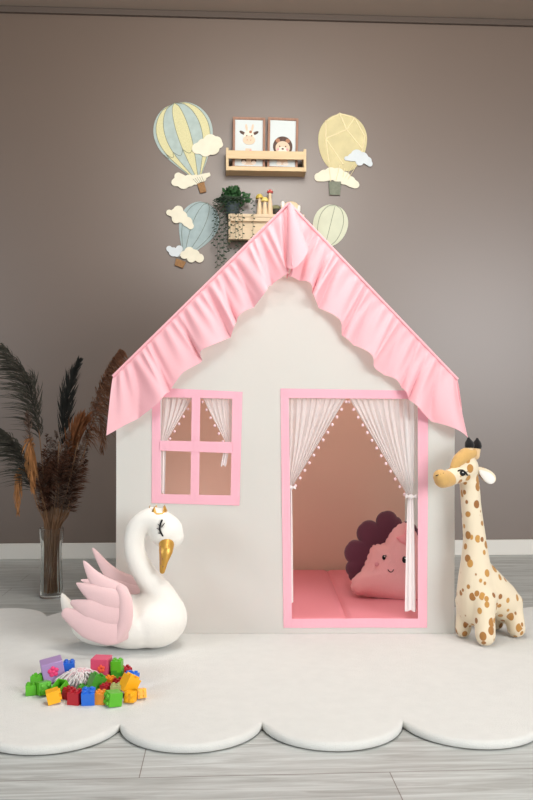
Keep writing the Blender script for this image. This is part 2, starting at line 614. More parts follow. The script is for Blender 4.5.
def make_rug():
    sp = 0.317
    fx = [-1.278 + sp*i for i in range(10)]
    bx = [-1.388 + sp*i for i in range(10)]
    fy = lambda x: 1.783 + (x + 0.3)*0.03
    by = lambda x: 2.75 + (x + 0.75)*0.01
    ol = []
    for i in range(9):
        ol += arc((fx[i], fy(fx[i])), (fx[i+1], fy(fx[i+1])), 0.163)
    R0, R1 = (fx[9], fy(fx[9])), (bx[9], by(bx[9]))
    L0, L1 = (bx[0], by(bx[0])), (fx[0], fy(fx[0]))
    lerp = lambda p, q, t: (p[0] + (q[0]-p[0])*t, p[1] + (q[1]-p[1])*t)
    for i in range(3):
        ol += arc(lerp(R0, R1, i/3), lerp(R0, R1, (i+1)/3), 0.163)
    for i in range(9, 0, -1):
        ol += arc((bx[i], by(bx[i])), (bx[i-1], by(bx[i-1])), 0.163)
    for i in range(3):
        ol += arc(lerp(L0, L1, i/3), lerp(L0, L1, (i+1)/3), 0.163)
    n = len(ol)
    nr = []
    for i in range(n):
        a, b = Vector(ol[i-1]), Vector(ol[(i+1) % n])
        d = (b - a).normalized()
        nr.append(Vector((d.y, -d.x)))
    mb = MB()
    rings = [(0.006, 0.0, 0), (0.002, 0.003, 1), (0.0, 0.009, 0), (0.002, 0.015, 0), (0.006, 0.0188, 0), (0.012, 0.02, 0)]
    vs = []
    for ins, z, _ in rings:
        vs += [(p[0] - nr[i].x*ins, p[1] - nr[i].y*ins, z) for i, p in enumerate(ol)]
    mb.add(vs, [])
    for k in range(len(rings) - 1):
        for i in range(n):
            j = (i + 1) % n
            mb.f.append([k*n + i, k*n + j, (k+1)*n + j, (k+1)*n + i])
            mb.m.append(1 if k == 0 else 0)
    mb.f.append([(len(rings)-1)*n + i for i in range(n)])
    mb.m.append(0)
    mb.f.append([n - 1 - i for i in range(n)])
    mb.m.append(1)
    o = mb.build('scalloped_rug', [M['rug'], M['rugedge']], angle=80)
    tag(o, 'large cream rug with a scalloped edge lying on the grey plank floor', 'rug')


make_rug()

# ------------------------------------------------------------------ the play tent
YT, YB = 2.52, 3.42
K = YT/F
XL, XR = (116 - 266.5)*K, (454.5 - 266.5)*K
ZB = 0.021
tx = lambda px: (px - 266.5)*K
tz = lambda py: CAM_Z - (py - HOR)*K
APEX = Vector((tx(289), tz(206)))
EL, ER = Vector((XL, tz(376))), Vector((XR, tz(379)))
tent = empty('play_tent', (0, YT, 0), 0, 'white canvas house-shaped play tent with pink ruffled roof edge, window and doorway', 'play tent')


def tmesh(mb, name, m, parent=None, **kw):
    """tent parts are written in world axes with y counted from the front panel"""
    return mb.build(name, m, parent or tent, **kw)


# openings (world x, z)
DX0, DX1, DZ0, DZ1 = tx(289), tx(418), tz(619), tz(398)
WX0, WX1, WZ0, WZ1 = tx(159), tx(234), tz(496), tz(396)


def cuts(a, b, step, extra):
    s = sorted(set([a, b] + extra))
    out = []
    for p, q in zip(s, s[1:]):
        k = max(1, int(round((q - p)/step)))
        out += [p + (q - p)*i/k for i in range(k)]
    return out + [s[-1]]


def sag(x, z):
    return 0.006*noise.noise(Vector((x*3.1, z*3.3, 1.7))) + 0.003*noise.noise(Vector((x*9, z*7, 5)))


def front_panel():
    zs_top = min(EL.y, ER.y) - 0.005
    xs = cuts(XL, XR, 0.03, [DX0, DX1, WX0, WX1])
    zs = cuts(ZB, zs_top, 0.03, [DZ0, DZ1, WZ0, WZ1])
    mb = MB()
    idx = {}

    def v(x, z):
        k = (round(x, 5), round(z, 5))
        if k not in idx:
            idx[k] = len(mb.v)
            mb.v.append(Vector((x, sag(x, z), z)))
        return idx[k]
    e = 1e-4
    for x0, x1 in zip(xs, xs[1:]):
        for z0, z1 in zip(zs, zs[1:]):
            cx, cz = (x0+x1)/2, (z0+z1)/2
            if DX0-e < cx < DX1+e and DZ0-e < cz < DZ1+e:
                continue
            if WX0-e < cx < WX1+e and WZ0-e < cz < WZ1+e:
                continue
            mb.f.append([v(x0, z0), v(x1, z0), v(x1, z1), v(x0, z1)])
            mb.m.append(0)
    top = lambda x: EL.y + (APEX.y-EL.y)*(x-XL)/(APEX.x-XL) if x < APEX.x else ER.y + (APEX.y-ER.y)*(XR-x)/(XR-APEX.x)
    nz = 16
    for x0, x1 in zip(xs, xs[1:]):
        for j in range(nz):
            g = lambda x, t: v(x, zs_top + (top(x)-zs_top)*t)
            mb.f.append([g(x0, j/nz), g(x1, j/nz), g(x1, (j+1)/nz), g(x0, (j+1)/nz)])
            mb.m.append(0)
    return tmesh(mb, 'front_panel', M['canvas'])


front_panel()
D = YB - YT
# sides reach down to the rug in front and to the bare floor behind it
for nm_x, e in ((XL, EL), (XR, ER)):
    mb = MB()
    mb.add([(nm_x, 0.004, ZB), (nm_x, 0.41, ZB), (nm_x, 0.42, 0.002), (nm_x, D, 0.002), (nm_x, D, e.y), (nm_x, 0.004, e.y)], [(0, 1, 2, 3, 4, 5)])
    tmesh(mb, 'side_panel', M['canvas'], smooth=False)
mb = MB()
mb.add([(XL, D, 0.002), (XR, D, 0.002), (XR, D, ER.y), (APEX.x, D, APEX.y), (XL, D, EL.y)], [(0, 1, 2, 3, 4)])
tmesh(mb, 'back_panel', M['canvas_in'], smooth=False)
for e, sx in ((EL, -1), (ER, 1)):
    mb = MB()
    dv = (e - APEX)
    t = e + dv.normalized()*0.012
    mb.add([(APEX.x, -0.006, APEX.y + 0.004), (APEX.x, D, APEX.y + 0.004), (t.x, D, t.y + 0.004), (t.x, -0.006, t.y + 0.004)], [(0, 1, 2, 3)])
    tmesh(mb, 'roof_panel', M['roof'], smooth=False)


def strips(rects, y0=-0.004, y1=-0.0030, wav=0.0009):
    """flat cloth bands with slightly puckered surface"""
    mb = MB()
    for q in rects:   # quad corners (px,py) bl, br, tr, tl
        a, b, c, d = [Vector((tx(p[0]), tz(p[1]))) for p in q]
        nu = max(2, int((b-a).length/0.008))
        nv = max(2, int((d-a).length/0.008))

        def fn(u, v):
            p = (a*(1-u) + b*u)*(1-v) + (d*(1-u) + c*u)*v
            return (p.x, y1 + sag(p.x, p.y)*0.9 - wav*math.sin(p.x*420 + 3*noise.noise(Vector((p.x*20, p.y*20, 0))))*0.7, p.y)
        mb.grid(fn, nu, nv)
    return mb


door_frame = tmesh(strips([
    [(283.5, 627), (292, 627), (288.5, 389), (280.5, 388.5)],
    [(418, 627), (427, 627), (428, 391), (417.5, 390)],
    [(280.5, 398), (428, 399), (428, 391), (280.5, 388.5)],
    [(283.5, 627.5), (427, 627.5), (427, 618.5), (284, 618.5)]]), 'door_frame', M['pink'])
window_frame = tmesh(strips([
    [(151.5, 503), (161, 503), (160.5, 388.5), (152.5, 388)],
    [(230.5, 505), (239.5, 505), (242.5, 393), (232.5, 392)],
    [(152.5, 397), (242, 399), (242.5, 392), (152.5, 387.5)],
    [(151.5, 503), (239.5, 505.5), (240, 495.5), (152, 494)]]), 'window_frame', M['pink'])
tmesh(strips([[(190.5, 496), (199, 496), (200.5, 396), (192, 396)]], y1=-0.0035), 'muntin', M['pink'], window_frame)
tmesh(strips([[(160, 450.5), (232, 453), (232, 442), (160, 440.5)]], y1=-0.0055), 'muntin', M['pink'], window_frame)


# ruffle round the gable edge
def ruffle():
    A3 = APEX + Vector((0, 0.006))
    l0 = EL + (EL - APEX).normalized()*0.012
    r0 = ER + (ER - APEX).normalized()*0.012
    LL, LR = (APEX - l0).length, (r0 - APEX).length
    rnd = random.Random(5)

    # irregular folds: rounded ridges parted by sharp creases
    cr = [-LL - 0.05]
    am = []
    while cr[-1] < LR + 0.1:
        cr.append(cr[-1] + rnd.choice((0.045, 0.06, 0.085, 0.115, 0.13)))
        am.append(rnd.uniform(0.45, 1.0))

    def prof(s, t):
        s = s + 0.030*t*math.tanh(s/0.1)*-1
        for i in range(len(am)):
            if s < cr[i+1]:
                u = max(0.0, (s - cr[i])/(cr[i+1] - cr[i]))
                return am[i]*math.sin(PI*u)**0.75*min(1, (cr[i+1] - cr[i])/0.09 + 0.25)
        return 0

    def fn(u, t):
        s = -LL + (LL + LR)*u
        q = s/LL if s < 0 else s/LR           # -1..1
        base = A3 + (l0 - APEX)*(-q) if s < 0 else A3 + (r0 - APEX)*q
        if abs(s) < 0.02:
            base = base - Vector((0, 0.008*(1 - abs(s)/0.02)))
        edge = max(0.0, (abs(q) - 0.86)/0.14)
        tilt = -0.62*math.tanh(s/0.16)*(1 - edge**1.2*(1.03 if s < 0 else 1.14))
        ln = 0.140 + (0.048 if s < 0 else 0.046)*edge + 0.10*math.exp(-(s/0.085)**2)
        ln *= 1 + 0.07*noise.noise(Vector((s*9, 3.1, 0)))
        pr = prof(s, t)
        micro = math.sin(s*190 + 5*noise.noise(Vector((s*14, 0, 0))))
        ap = 0.045*math.exp(-((s - 0.015)/0.035)**2)
        tt = t**0.8
        out = 0.006 + tt*(0.050*pr + ap) + 0.0050*micro*(1 - t)**0.8*min(1, t*8) + 0.012*tt
        # lateral swing of folds makes the hem wave
        lat = 0.012*tt*math.sin(s*44 + 2.2*noise.noise(Vector((s*8, 7, 0))))
        drop = ln*t*(1 - 0.05*pr*t)
        if abs(s) < 0.06:
            drop *= 1 - 0.16*math.exp(-((s - 0.012)/0.024)**2)
        x = base.x + tilt*drop + lat
        z = base.y - drop
        return (x, -out, z)
    mb = MB().grid(fn, 480, 26)

    # the loose fold that hangs from the peak
    def bell(u, t):
        a = (-1.9 + 3.8*u)
        r = 0.010 + 0.024*t**1.2
        ln = 0.208 - 0.055*(math.sin(a) + 1)/2 + 0.02*math.cos(a*1.5)
        return (APEX.x + 0.004 + 0.020*t + r*math.sin(a), -0.014 - 0.012*t - r*(0.7 + 1.1*math.cos(a)), APEX.y - 0.004 - ln*t)
    mb.grid(bell, 40, 24)
    return tmesh(mb, 'ruffle', M['ruffle'], angle=0)


ruffle()
# sewn edge above the ruffle
mb = MB()
for e in (EL, ER):
    t = e + (e - APEX).normalized()*0.012
    mb.tube([(APEX.x, -0.008, APEX.y + 0.007), (t.x, -0.008, t.y + 0.007)], 0.0045, 8)
tmesh(mb, 'roof_piping', M['ruffle'])


# curtains
pom_mesh = None


def pompom(p, parent, r=0.0055):
    global pom_mesh
    if pom_mesh is None:
        b = MB().ball((0, 0, 0), 1.0, 10, 7)
        o = b.build('pom_pom', M['pom'], parent, angle=0)
        pom_mesh = o.data
    else:
        o = bpy.data.objects.new('pom_pom', pom_mesh)
        COL.objects.link(o)
        o.parent = parent
    o.location = p
    o.scale = (r, r, r*1.15)


def curtain(name, x_out, x_in, y_top, tie, inner_tie, n_folds, tail, poms, y=0.018, amp=0.007, pr=0.0055, seed=0):
    """outer/inner top columns, tie point (px), tail = (x0,x1,y_end)"""
    rnd = random.Random(seed)

    def fn(u, v):
        tpx = x_out + (x_in - x_out)*u
        bpx = tie[0] + (inner_tie[0] - tie[0])*u
        bpy = tie[1] + (inner_tie[1] - tie[1])*u
        e = v**(1.0 + 0.9*(1 - u))      # inner hem straight, outer parts fall first
        py = y_top + (bpy - y_top)*v
        px = tpx + (bpx - tpx)*e
        a = amp*(1 - 0.75*v)*min(1, 0.4 + v*2)
        yy = y + a*math.sin(2*PI*n_folds*u + 1.3*math.sin(5*u + seed)) + a*0.4*math.sin(2*PI*n_folds*2.3*u + seed)
        k = (YT + yy)/YT
        return ((px - 266.5)*K, yy, CAM_Z - (py - HOR)*K)
    c = tmesh(MB().grid(fn, n_folds*10, 30), name, M['sheer'], angle=0)
    x0, x1, ye = tail

    def tl(u, v):
        px = (tie[0] + (inner_tie[0] - tie[0])*u)*(1 - v**0.6) + (x0 + (x1 - x0)*u)*v**0.6
        py = tie[1] + (ye - tie[1])*v + 0.8*math.sin(u*9)*v
        return ((px - 266.5)*K, y + 0.0035*math.sin(u*14 + seed) - 0.004, CAM_Z - (py - HOR)*K)
    tmesh(MB().grid(tl, 20, 20), 'curtain_tail', M['sheer2'], c, angle=0)
    b = MB()
    q = Vector(fn(0.5, 1.0))
    b.ball(q + Vector((0, -0.006, 0)), (0.009, 0.007, 0.008), 10, 8)
    for sg in (-1, 1):
        b.pillow([(q.x + sg*0.004, q.z), (q.x + sg*0.017, q.z + 0.010), (q.x + sg*0.019, q.z - 0.006)][::-sg], 0.003, 4, mx=Matrix.Translation((0, q.y - 0.008, 0)))
    tmesh(b, 'curtain_tie', M['sheer2'], c)
    for i in range(poms):
        p = Vector(fn(1.0, (i + 0.5)/poms))
        sgn = 1 if x_in > x_out else -1
        pompom(p + Vector((sgn*pr*0.9, -0.004, -pr*1.3)), c, pr)
    return c


curtain('door_curtain', 287, 347.5, 396, (288.5, 488), (292, 488), 9, (286.5, 293.5, 603), 12, pr=0.0046, seed=1)
curtain('door_curtain', 419, 348.5, 396, (414, 497), (409, 497), 10, (417, 405.5, 612), 13, pr=0.0046, seed=2)
curtain('window_curtain', 159, 193, 396, (159, 444), (166, 441), 5, (158.5, 164.5, 494), 6, pr=0.0042, amp=0.005, seed=3)
curtain('window_curtain', 234, 201, 396, (231, 446), (226, 444), 5, (226, 220.5, 466), 6, pr=0.0042, amp=0.005, seed=4)

# ------------------------------------------------------------------ floor mat inside the tent
fm = empty('floor_mat', (0, YT, 0.022), 0, 'padded rose pink floor mat lying inside the play tent', 'floor mat')
for x0, x1 in ((XL + 0.012, 0.258), (0.2582, XR - 0.012)):
    mb = MB()

    def fn(u, v, x0=x0, x1=x1):
        ex = min(u, 1-u)*(x1-x0)
        ey = min(v, 1-v)*(D-0.05)
        e = min(ex, ey)
        z = 0.036*(0.72 + 0.28*min(1, (e/0.016))**0.5 if e > 1e-6 else (0.8 if (abs(x0 + (x1-x0)*u - 0.258) < .001 and ey > 1e-6) else 0)) + 0.002*noise.noise(Vector((u*4, v*4, x0)))*min(1, e/0.05)
        return (x0 + (x1-x0)*u, 0.028 + (D-0.05)*v, z)
    mb.grid(fn, 60, 60)
    o = mb.build('mat_panel', M['mat'], fm, angle=0)


# ------------------------------------------------------------------ hedgehog cushion
def scallop(pts, per=7, bulge=0.35):
    out = []
    for a, b in zip(pts, pts[1:]):
        a, b = Vector(a), Vector(b)
        d = b - a
        n = Vector((d.y, -d.x))
        for i in range(per):
            t = i/per
            out.append(a + d*t + n*bulge*math.sin(PI*t)**0.7)
    out.append(Vector(pts[-1]))
    return out


def hedgehog():
    Y = 2.90
    k = Y/F
    o0 = pt(384, 588, Y)
    root = empty('hedgehog_cushion', (o0.x, Y, 0.056), 0, 'plum and pink hedgehog face cushion leaning in the tent doorway on the rose mat', 'cushion')
    squeeze = lambda zx: zx if zx < 400 else 400 + (zx - 400)*0.66
    loc = lambda zx, zy: ((330 + squeeze(zx)/4.845 - 384)*k*1.03, -(490 + zy/4.845 - 590.5)*k*1.03)
    face = [(104, 440), (112, 405), (150, 372), (172, 335), (186, 300), (203, 262), (225, 253), (258, 248), (276, 220), (300, 185), (330, 160),
            (362, 152), (392, 170), (412, 205), (440, 215), (458, 240), (462, 290), (470, 350), (472, 420), (468, 480), (455, 508), (400, 512), (330, 506), (250, 494), (180, 483), (122, 470)]
    fo = smoothpath([(*loc(*p), 0) for p in face + face[:1]], k=4)[:-1]
    fo = [(p.x, p.y) for p in fo][::-1]
    # ruffled seam edge
    n = len(fo)
    lean = Matrix.Rotation(math.radians(-9), 4, 'X')
    mb = MB().pillow(fo, 0.05, 12, centre=loc(300, 370), mx=lean @ Matrix.Translation((0, -0.055, 0)))
    face_o = mb.build('face', M['hog'], root, angle=0)
    T = lean @ Matrix.Translation((0, -0.055, 0))
    # gathered edge
    mb = MB()
    rib = []
    cc = Vector(loc(300, 370))
    for i in range(n):
        p = Vector(fo[i])
        q = p + (p - cc).normalized()*(0.004 + 0.0022*math.sin(i*2.1))
        rib += [(p.x, 0.004, p.y), (q.x, 0.001*math.sin(i*2.9), q.y), (p.x, -0.004, p.y)]
    fs = []
    for i in range(n):
        j = (i+1) % n
        fs += [(3*i, 3*j, 3*j+1, 3*i+1), (3*i+1, 3*j+1, 3*j+2, 3*i+2)]
    mb.add(rib, fs, 0, T)
    mb.build('gathered_edge', M['hog'], face_o)
    mane = [(104, 425), (74, 392), (72, 330), (72, 248), (130, 232), (142, 152), (218, 146), (262, 92), (325, 118), (348, 148), (398, 150), (440, 172), (480, 220), (486, 300), (482, 400), (470, 480)]
    mp = [loc(p[0] + (480 - p[0])*0.06, p[1]) for p in mane]
    sc = scallop(mp, 8, -0.21)
    sc = [(p[0], p[1]) for p in sc] + [loc(300, 490)]
    mb = MB().pillow(sc[::-1], 0.045, 14, calm=9, centre=loc(300, 330), mx=lean @ Matrix.Translation((0, 0.012, 0)))
    mb.build('spiky_back', M['plum'], root, angle=0)

    def on(zx, zy):
        x, z = loc(zx, zy)
        s = max(0.0, 1 - ((Vector((x, z)) - cc).length/0.165)**2.2)
        return T, (x, -0.05*math.sqrt(s) - 0.0005, z)
    for zx, zy, r in ((246, 308, 10), (340, 318, 14)):
        m4, p = on(zx, zy)
        e = MB().ball(p, (r/4.845*k*0.85, 0.004, r/4.845*k*1.15), 14, 8, 0, m4).ball((p[0] + r*0.05*k, p[1] - 0.0035, p[2] + r/4.845*k*0.45), (r*0.055*k, 0.0015, r*0.055*k), 8, 6, 1, m4)
        eo = e.build('eye', [M['black'], M['earin']], root)
        for j in range(3):
            a = Vector(p) + Vector(((r*0.11 + j*0.35)*k, -0.001, (1.6 - j*0.4)*k))
            l = MB().tube([m4 @ a, m4 @ (a + Vector(((1.4 - j*.1)*k, 0, (1.3 - j*0.6)*k)))], [0.0011, 0.0005], 6)
            l.build('eyelash', M['black'], eo)
    mp = []
    for i in range(9):
        t = i/8
        m4, p = on(262 + 27*t, 362 + 12*math.sin(PI*t))
        mp.append(m4 @ Vector((p[0], p[1] - 0.001, p[2])))
    MB().tube(mp, 0.0013, 6).build('mouth', M['black'], root)
    for zx, zy in ((212, 338), (362, 352)):
        m4, p = on(zx, zy)
        MB().ball(p, (0.0075, 0.003, 0.008), 12, 6, 0, m4).build('cheek', M['cheek'], root)
    m4, p = on(350, 204)
    b = MB().ball((p[0], p[1] - 0.012, p[2]), (0.007, 0.007, 0.008), 12, 8, 0, m4)
    for sg, rot in ((-1, 0.9), (1, 0.9)):
        mm = m4 @ Matrix.Translation((p[0], p[1] - 0.012, p[2])) @ Matrix.Rotation(-rot, 4, 'Y')
        b.pillow([(sg*0.003, 0.004), (sg*0.030, 0.022), (sg*0.034, 0.0), (sg*0.030, -0.022), (sg*0.003, -0.004)][::sg], 0.008, 5, 0, mx=mm)
    b.build('bow', M['bow'], root)


hedgehog()


# ------------------------------------------------------------------ swan
def swan():
    Y = 2.37
    k = Y/F
    r0 = pt(132, 640, Y)
    root = empty('plush_swan', (r0.x, Y, 0.02), 0, 'white plush swan with blush pink wings sitting on the rug before the tent', 'stuffed toy')
    RL = root.location
    L = lambda zx, zy, dy=0.0: pt(50 + zx/3.553, 490 + zy/3.553, Y + dy) - RL + Vector((0, 0, 0))
    R = lambda zr: zr/3.553*k
    b = MB()
    c = L(372, 452)
    b.ball(c, (R(116), 0.105, R(100)), 28, 18)
    c = L(300, 462)
    b.ball(c, (R(150), 0.108, R(92)), 28, 18)
    c = L(200, 468)
    b.ball(c, (R(125), 0.085, R(78)), 28, 18)
    p, r = smoothpath([L(150, 470), L(95, 440), L(62, 405), L(42, 362)], [R(60), R(40), R(24), R(5)])
    b.tube(p, r, 16, closed_round=True)
    p, r = smoothpath([L(405, 420), L(385, 362), L(345, 305), L(311, 245), L(298, 190), L(306, 140), L(335, 106), L(375, 100), L(408, 128)],
                      [R(74), R(54), R(43), R(38.5), R(37), R(37), R(38), R(44), R(54)])
    b.tube(p, r, 20, closed_round=True)
    b.ball(L(412, 142), (R(61), R(55), R(60)), 24, 16)
    b.ball(L(428, 160), (R(48), R(46), R(44)), 24, 16)
    body = b.build('body', M['swan'], root, remesh=0.0045, relax=10)
    # flat underside rests on the rug
    lowest = min((v.z for v in b.v))
    body.location.z = -lowest + 0.001
    dz = body.location.z

    def feather(parent, pts, rads, thick, name='feather'):
        p, r = smoothpath(pts, rads, 6)
        d = (Vector(pts[-1]) - Vector(pts[0])).normalized()
        yv = Vector((0, 1, 0))
        m = MB()
        m.tube(p, r, 18, flat=(yv, thick), closed_round=True)
        return m.build(name, M['wing'], parent, angle=0)

    # near wing: shoulder pad plus overlapping feathers
    yn = -0.100
    wp, wr = smoothpath([L(250, 346, yn), L(266, 380, yn-.004), L(270, 430, yn-.006), L(262, 480, yn-.004), L(240, 520, yn), L(215, 536, yn+.006)], [R(17), R(23), R(25), R(25), R(20), R(10)], 5)
    wing = MB().tube(wp, wr, 18, flat=(Vector((0, 1, 0)), 0.75), closed_round=True).build('wing', M['wing'], root, angle=0)
    F_ = [
        ([L(252, 492, yn), L(205, 500, yn-.004), L(135, 476, yn-.004), L(62, 436, yn+.012)], [R(40), R(45), R(44), R(22)], 0.36),
        ([L(256, 440, yn), L(200, 436, yn-.004), L(140, 420, yn-.002), L(84, 397, yn+.014)], [R(38), R(41), R(36), R(12)], 0.40),
        ([L(256, 392, yn), L(205, 380, yn-.003), L(150, 360, yn+.004), L(97, 328, yn+.016)], [R(36), R(38), R(30), R(4)], 0.42),
        ([L(248, 362, yn+.006), L(205, 344, yn+.006), L(160, 308, yn+.012), L(121, 250, yn+.02)], [R(32), R(34), R(25), R(4)], 0.44),
    ]
    for a in F_:
        feather(wing, *a)
    yf = 0.088
    wing2 = feather(root, [L(345, 362, yf), L(285, 330, yf), L(215, 290, yf), L(153, 205, yf+.01)], [R(20), R(32), R(27), R(4)], 0.5, 'wing')
    feather(wing2, [L(320, 362, yf-.01), L(240, 340, yf-.008), L(170, 330, yf), L(112, 316, yf)], [R(22), R(28), R(20), R(3)], 0.5)
    # beak
    p, r = smoothpath([L(414, 190, -.034), L(411, 215, -.050), L(404, 250, -.056), L(399, 284, -.056)], [R(27), R(24), R(15), R(9)], 6)
    beak = MB().tube(p, r, 16, flat=(Vector((0, 1, 0)), 0.7), closed_round=True).build('beak', M['gold'], root, angle=0)
    seam, _ = smoothpath([L(392, 195, -.052), L(393, 230, -.066), L(394, 262, -.067)], [1, 1, 1])
    MB().tube(seam, 0.0012, 6).build('beak_seam', M['ink_mid'], beak)
    for zx, zy in ((400, 240), (402, 268)):
        MB().ball(L(zx, zy, -.066), (0.0022, 0.0022, 0.0016), 8, 6).build('nostril', M['ink_mid'], beak)
    # closed eye, on the face
    ep, _ = smoothpath([L(399, 100, -.043), L(391, 122, -.045), L(391, 140, -.045), L(402, 160, -.044)], [1]*4, 5)
    eye = MB().tube(ep, [0.0014] + [0.0028]*(len(ep)-2) + [0.0012], 8).build('closed_eye', M['black'], root)
    for a, bq in (((391, 124), (383, 116)), ((389, 136), (379, 131)), ((392, 149), (383, 148)), ((396, 128), (408, 112))):
        MB().tube([L(*a, -.046), L(*bq, -.045)], [0.0018, 0.0008], 6).build('eyelash', M['black'], eye)
    # crown
    cr = MB()
    c = L(383, 80)
    n = 5
    rr, h = R(38), R(30)
    prof = []
    for i in range(40):
        a = 2*PI*i/40
        z = h*(0.22 + 0.78*max(0, math.cos(a*n/1.0))**2.0)
        prof.append((a, z))
    vs, fs = [], []
    for a, z in prof:
        ca, sa = math.cos(a + 1.9), math.sin(a + 1.9)
        for ro, zz in ((1.0, -0.010), (1.0 - 0.25*z/h, z), (0.94 - 0.25*z/h, z), (0.93, -0.010)):
            vs.append((c.x + rr*ro*ca, c.y + rr*ro*sa, c.z + zz))
    for i in range(40):
        j = (i+1) % 40
        for q in range(4):
            fs.append((4*i+q, 4*j+q, 4*j+(q+1) % 4, 4*i+(q+1) % 4))
    cr.add(vs, fs)
    crown = cr.build('crown', M['gold'], root, angle=0)
    for ch in root.children:
        if ch is not body:
            ch.location.z += dz


swan()


# ------------------------------------------------------------------ giraffe
def giraffe():
    Y = 2.44
    r0 = pt(488, 640, Y)
    root = empty('plush_giraffe', (r0.x, Y, 0.02), 0, 'tall cream plush giraffe with brown spots standing on the rug beside the tent', 'stuffed toy')
    RL = root.location
    L = lambda zx, zy, y: pt(420 + zx/3.336, 420 + zy/3.333, y) - RL
    R = lambda zr, y=Y: zr/3.336*y/F
    b = MB()
    # neck and trunk
    p, r = smoothpath([L(158, 170, 2.435), L(166, 225, 2.44), L(170, 280, 2.44), L(176, 340, 2.44), L(182, 400, 2.44), L(184, 460, 2.44), L(186, 520, 2.44), L(188, 580, 2.445), L(190, 625, 2.45)],
                      [R(32), R(33), R(33), R(35), R(38), R(46), R(57), R(66), R(64)])
    b.tube(p, r, 24, closed_round=True)
    p, r = smoothpath([L(200, 520, 2.45), L(232, 565, 2.47), L(268, 600, 2.49), L(290, 628, 2.51)], [R(56), R(64), R(63), R(54)])
    b.tube(p, r, 24, closed_round=True)
    # legs
    zf = 0.022

    def leg(top, foot, foot_y, rt, rf):
        f = L(foot[0], 700, foot_y)
        a = L(*top)
        m = a.lerp(Vector((f.x, f.y, rf + zf)), 0.55)
        p, r = smoothpath([a, m, Vector((f.x, f.y, rf*0.95 + 0.001))], [rt, rf*1.04, rf], 8)
        b.tube(p, r, 20, closed_round=True)
    leg((155, 610, 2.48), (144, 0), 2.475, R(40), R(27))
    leg((212, 600, 2.41), (218, 0), 2.385, R(46), R(33))
    leg((302, 615, 2.49), (321, 0), 2.475, R(45), R(31))
    leg((265, 610, 2.55), (255, 0), 2.56, R(36), R(25))
    # head: skull, bridge, muzzle
    b.ball(L(155, 160, 2.43), (R(40), R(42), R(42)), 24, 16)
    b.ball(L(150, 132, 2.432), (R(33), R(36), R(33)), 24, 16)
    p, r = smoothpath([L(148, 168, 2.425), L(112, 188, 2.40), L(78, 198, 2.375)], [R(37), R(29), R(25)])
    b.tube(p, r, 20, closed_round=True)
    body = b.build('body', M['gir'], root, remesh=0.0045, relax=9)
    low = min(v.z for v in b.v)
    for v in body.data.vertices:
        v.co.z -= low - 0.001
    dz = -low + 0.001
    mz = MB()
    p, r = smoothpath([L(96, 196, 2.388), L(76, 199, 2.374)], [R(28), R(29)])
    mz.tube(p, r, 20, closed_round=True)
    mz.ball(L(68, 190, 2.368), (R(24), R(28), R(24)), 18, 12)
    muz = mz.build('muzzle', M['ochre'], root, remesh=0.004, relax=5)
    for zx, zy in ((74, 181), (58, 186)):
        MB().tube([L(zx - 6, zy + 2, 2.347), L(zx + 5, zy - 2, 2.349)], 0.0016, 6).build('nostril', M['black'], muz)
    fq = MB()
    p, r = smoothpath([L(112, 160, 2.400), L(130, 136, 2.408), L(154, 118, 2.415), L(174, 112, 2.42)], [R(13), R(22), R(25), R(18)])
    fq.tube(p, r, 20, closed_round=True)
    fq.build('forelock', M['ochre'], root, remesh=0.004, relax=5)
    for (ax, az), (bx, bz), (cx, cz), y in (((164, 116), (165, 88), (162, 62), 2.415), ((184, 120), (190, 90), (191, 64), 2.44)):
        o = MB().tube([L(ax, az, y), L(bx, bz, y)], [R(15), R(13)], 16, closed_round=True).build('horn', M['tan'], root, angle=0)
        t = MB()
        t.tube([L(bx, bz - 2, y), L((bx+cx)/2, (bz+cz)/2, y), L(cx, cz + 2, y)], [R(16), R(13.5), R(5)], 16, closed_round=True)
        t.build('horn_tip', M['blackplush'], o, angle=0)

    # ear
    def leaf(s):
        base, tip = Vector((186, 158)), Vector((250, 208))
        d = tip - base
        nrm = Vector((-d.y, d.x)).normalized()
        pts = []
        for i in range(24):
            a = 2*PI*i/24
            u = 0.5 - 0.5*math.cos(a)
            wv = math.sin(a)*23*s*(0.55 + 0.6*u)
            c = base + d*(0.02 + 0.98*(0.5 + (u - 0.5)*s)) + nrm*wv
            q = L(c.x, c.y, 2.45)
            pts.append((q.x, q.z))
        return pts
    qy = (L(200, 170, 2.45)).y
    ear = MB().pillow(leaf(1.0), 0.0075, 6, mx=Matrix.Translation((0, qy, 0))).build('ear', M['gir'], root, angle=0)
    MB().pillow([(x + 0.0015, z - 0.005) for x, z in leaf(0.80)], 0.004, 5, mx=Matrix.Translation((0, qy - 0.006, 0))).build('inner_ear', M['earin'], ear, angle=0)
    # eye
    ey = 2.384
    e = MB().ball(L(140, 180, ey), (R(12), R(8), R(9)), 16, 10)
    e.ball(L(143, 177, ey - .0055), (R(2.6), R(1.5), R(2.6)), 8, 6, 1)
    eye = e.build('eye', [M['black'], M['earin']], root)
    p, _ = smoothpath([L(121, 177, ey), L(132, 169, ey - .004), L(146, 171, ey - .004), L(160, 187, ey)], [1]*4, 4)
    MB().tube(p, [0.0012] + [0.0024]*(len(p)-2) + [0.001], 8).build('eyelid', M['black'], eye)
    for a, c in (((156, 185), (168, 185)), ((150, 178), (160, 173))):
        MB().tube([L(*a, ey), L(*c, ey)], [0.0016, 0.0008], 6).build('eyelash', M['black'], eye)
    MB().ball(L(110, 184, 2.385), (R(12), R(7), R(14)), 14, 8).build('cheek_patch', M['ochre'], root)
    for ch in root.children:
        if ch is not body:
            ch.location.z += dz


giraffe()


# ------------------------------------------------------------------ vase and dried stems
VY = 3.128
VX = pt(51.5, 597, VY).x
vk = VY/F
VH = 69*vk


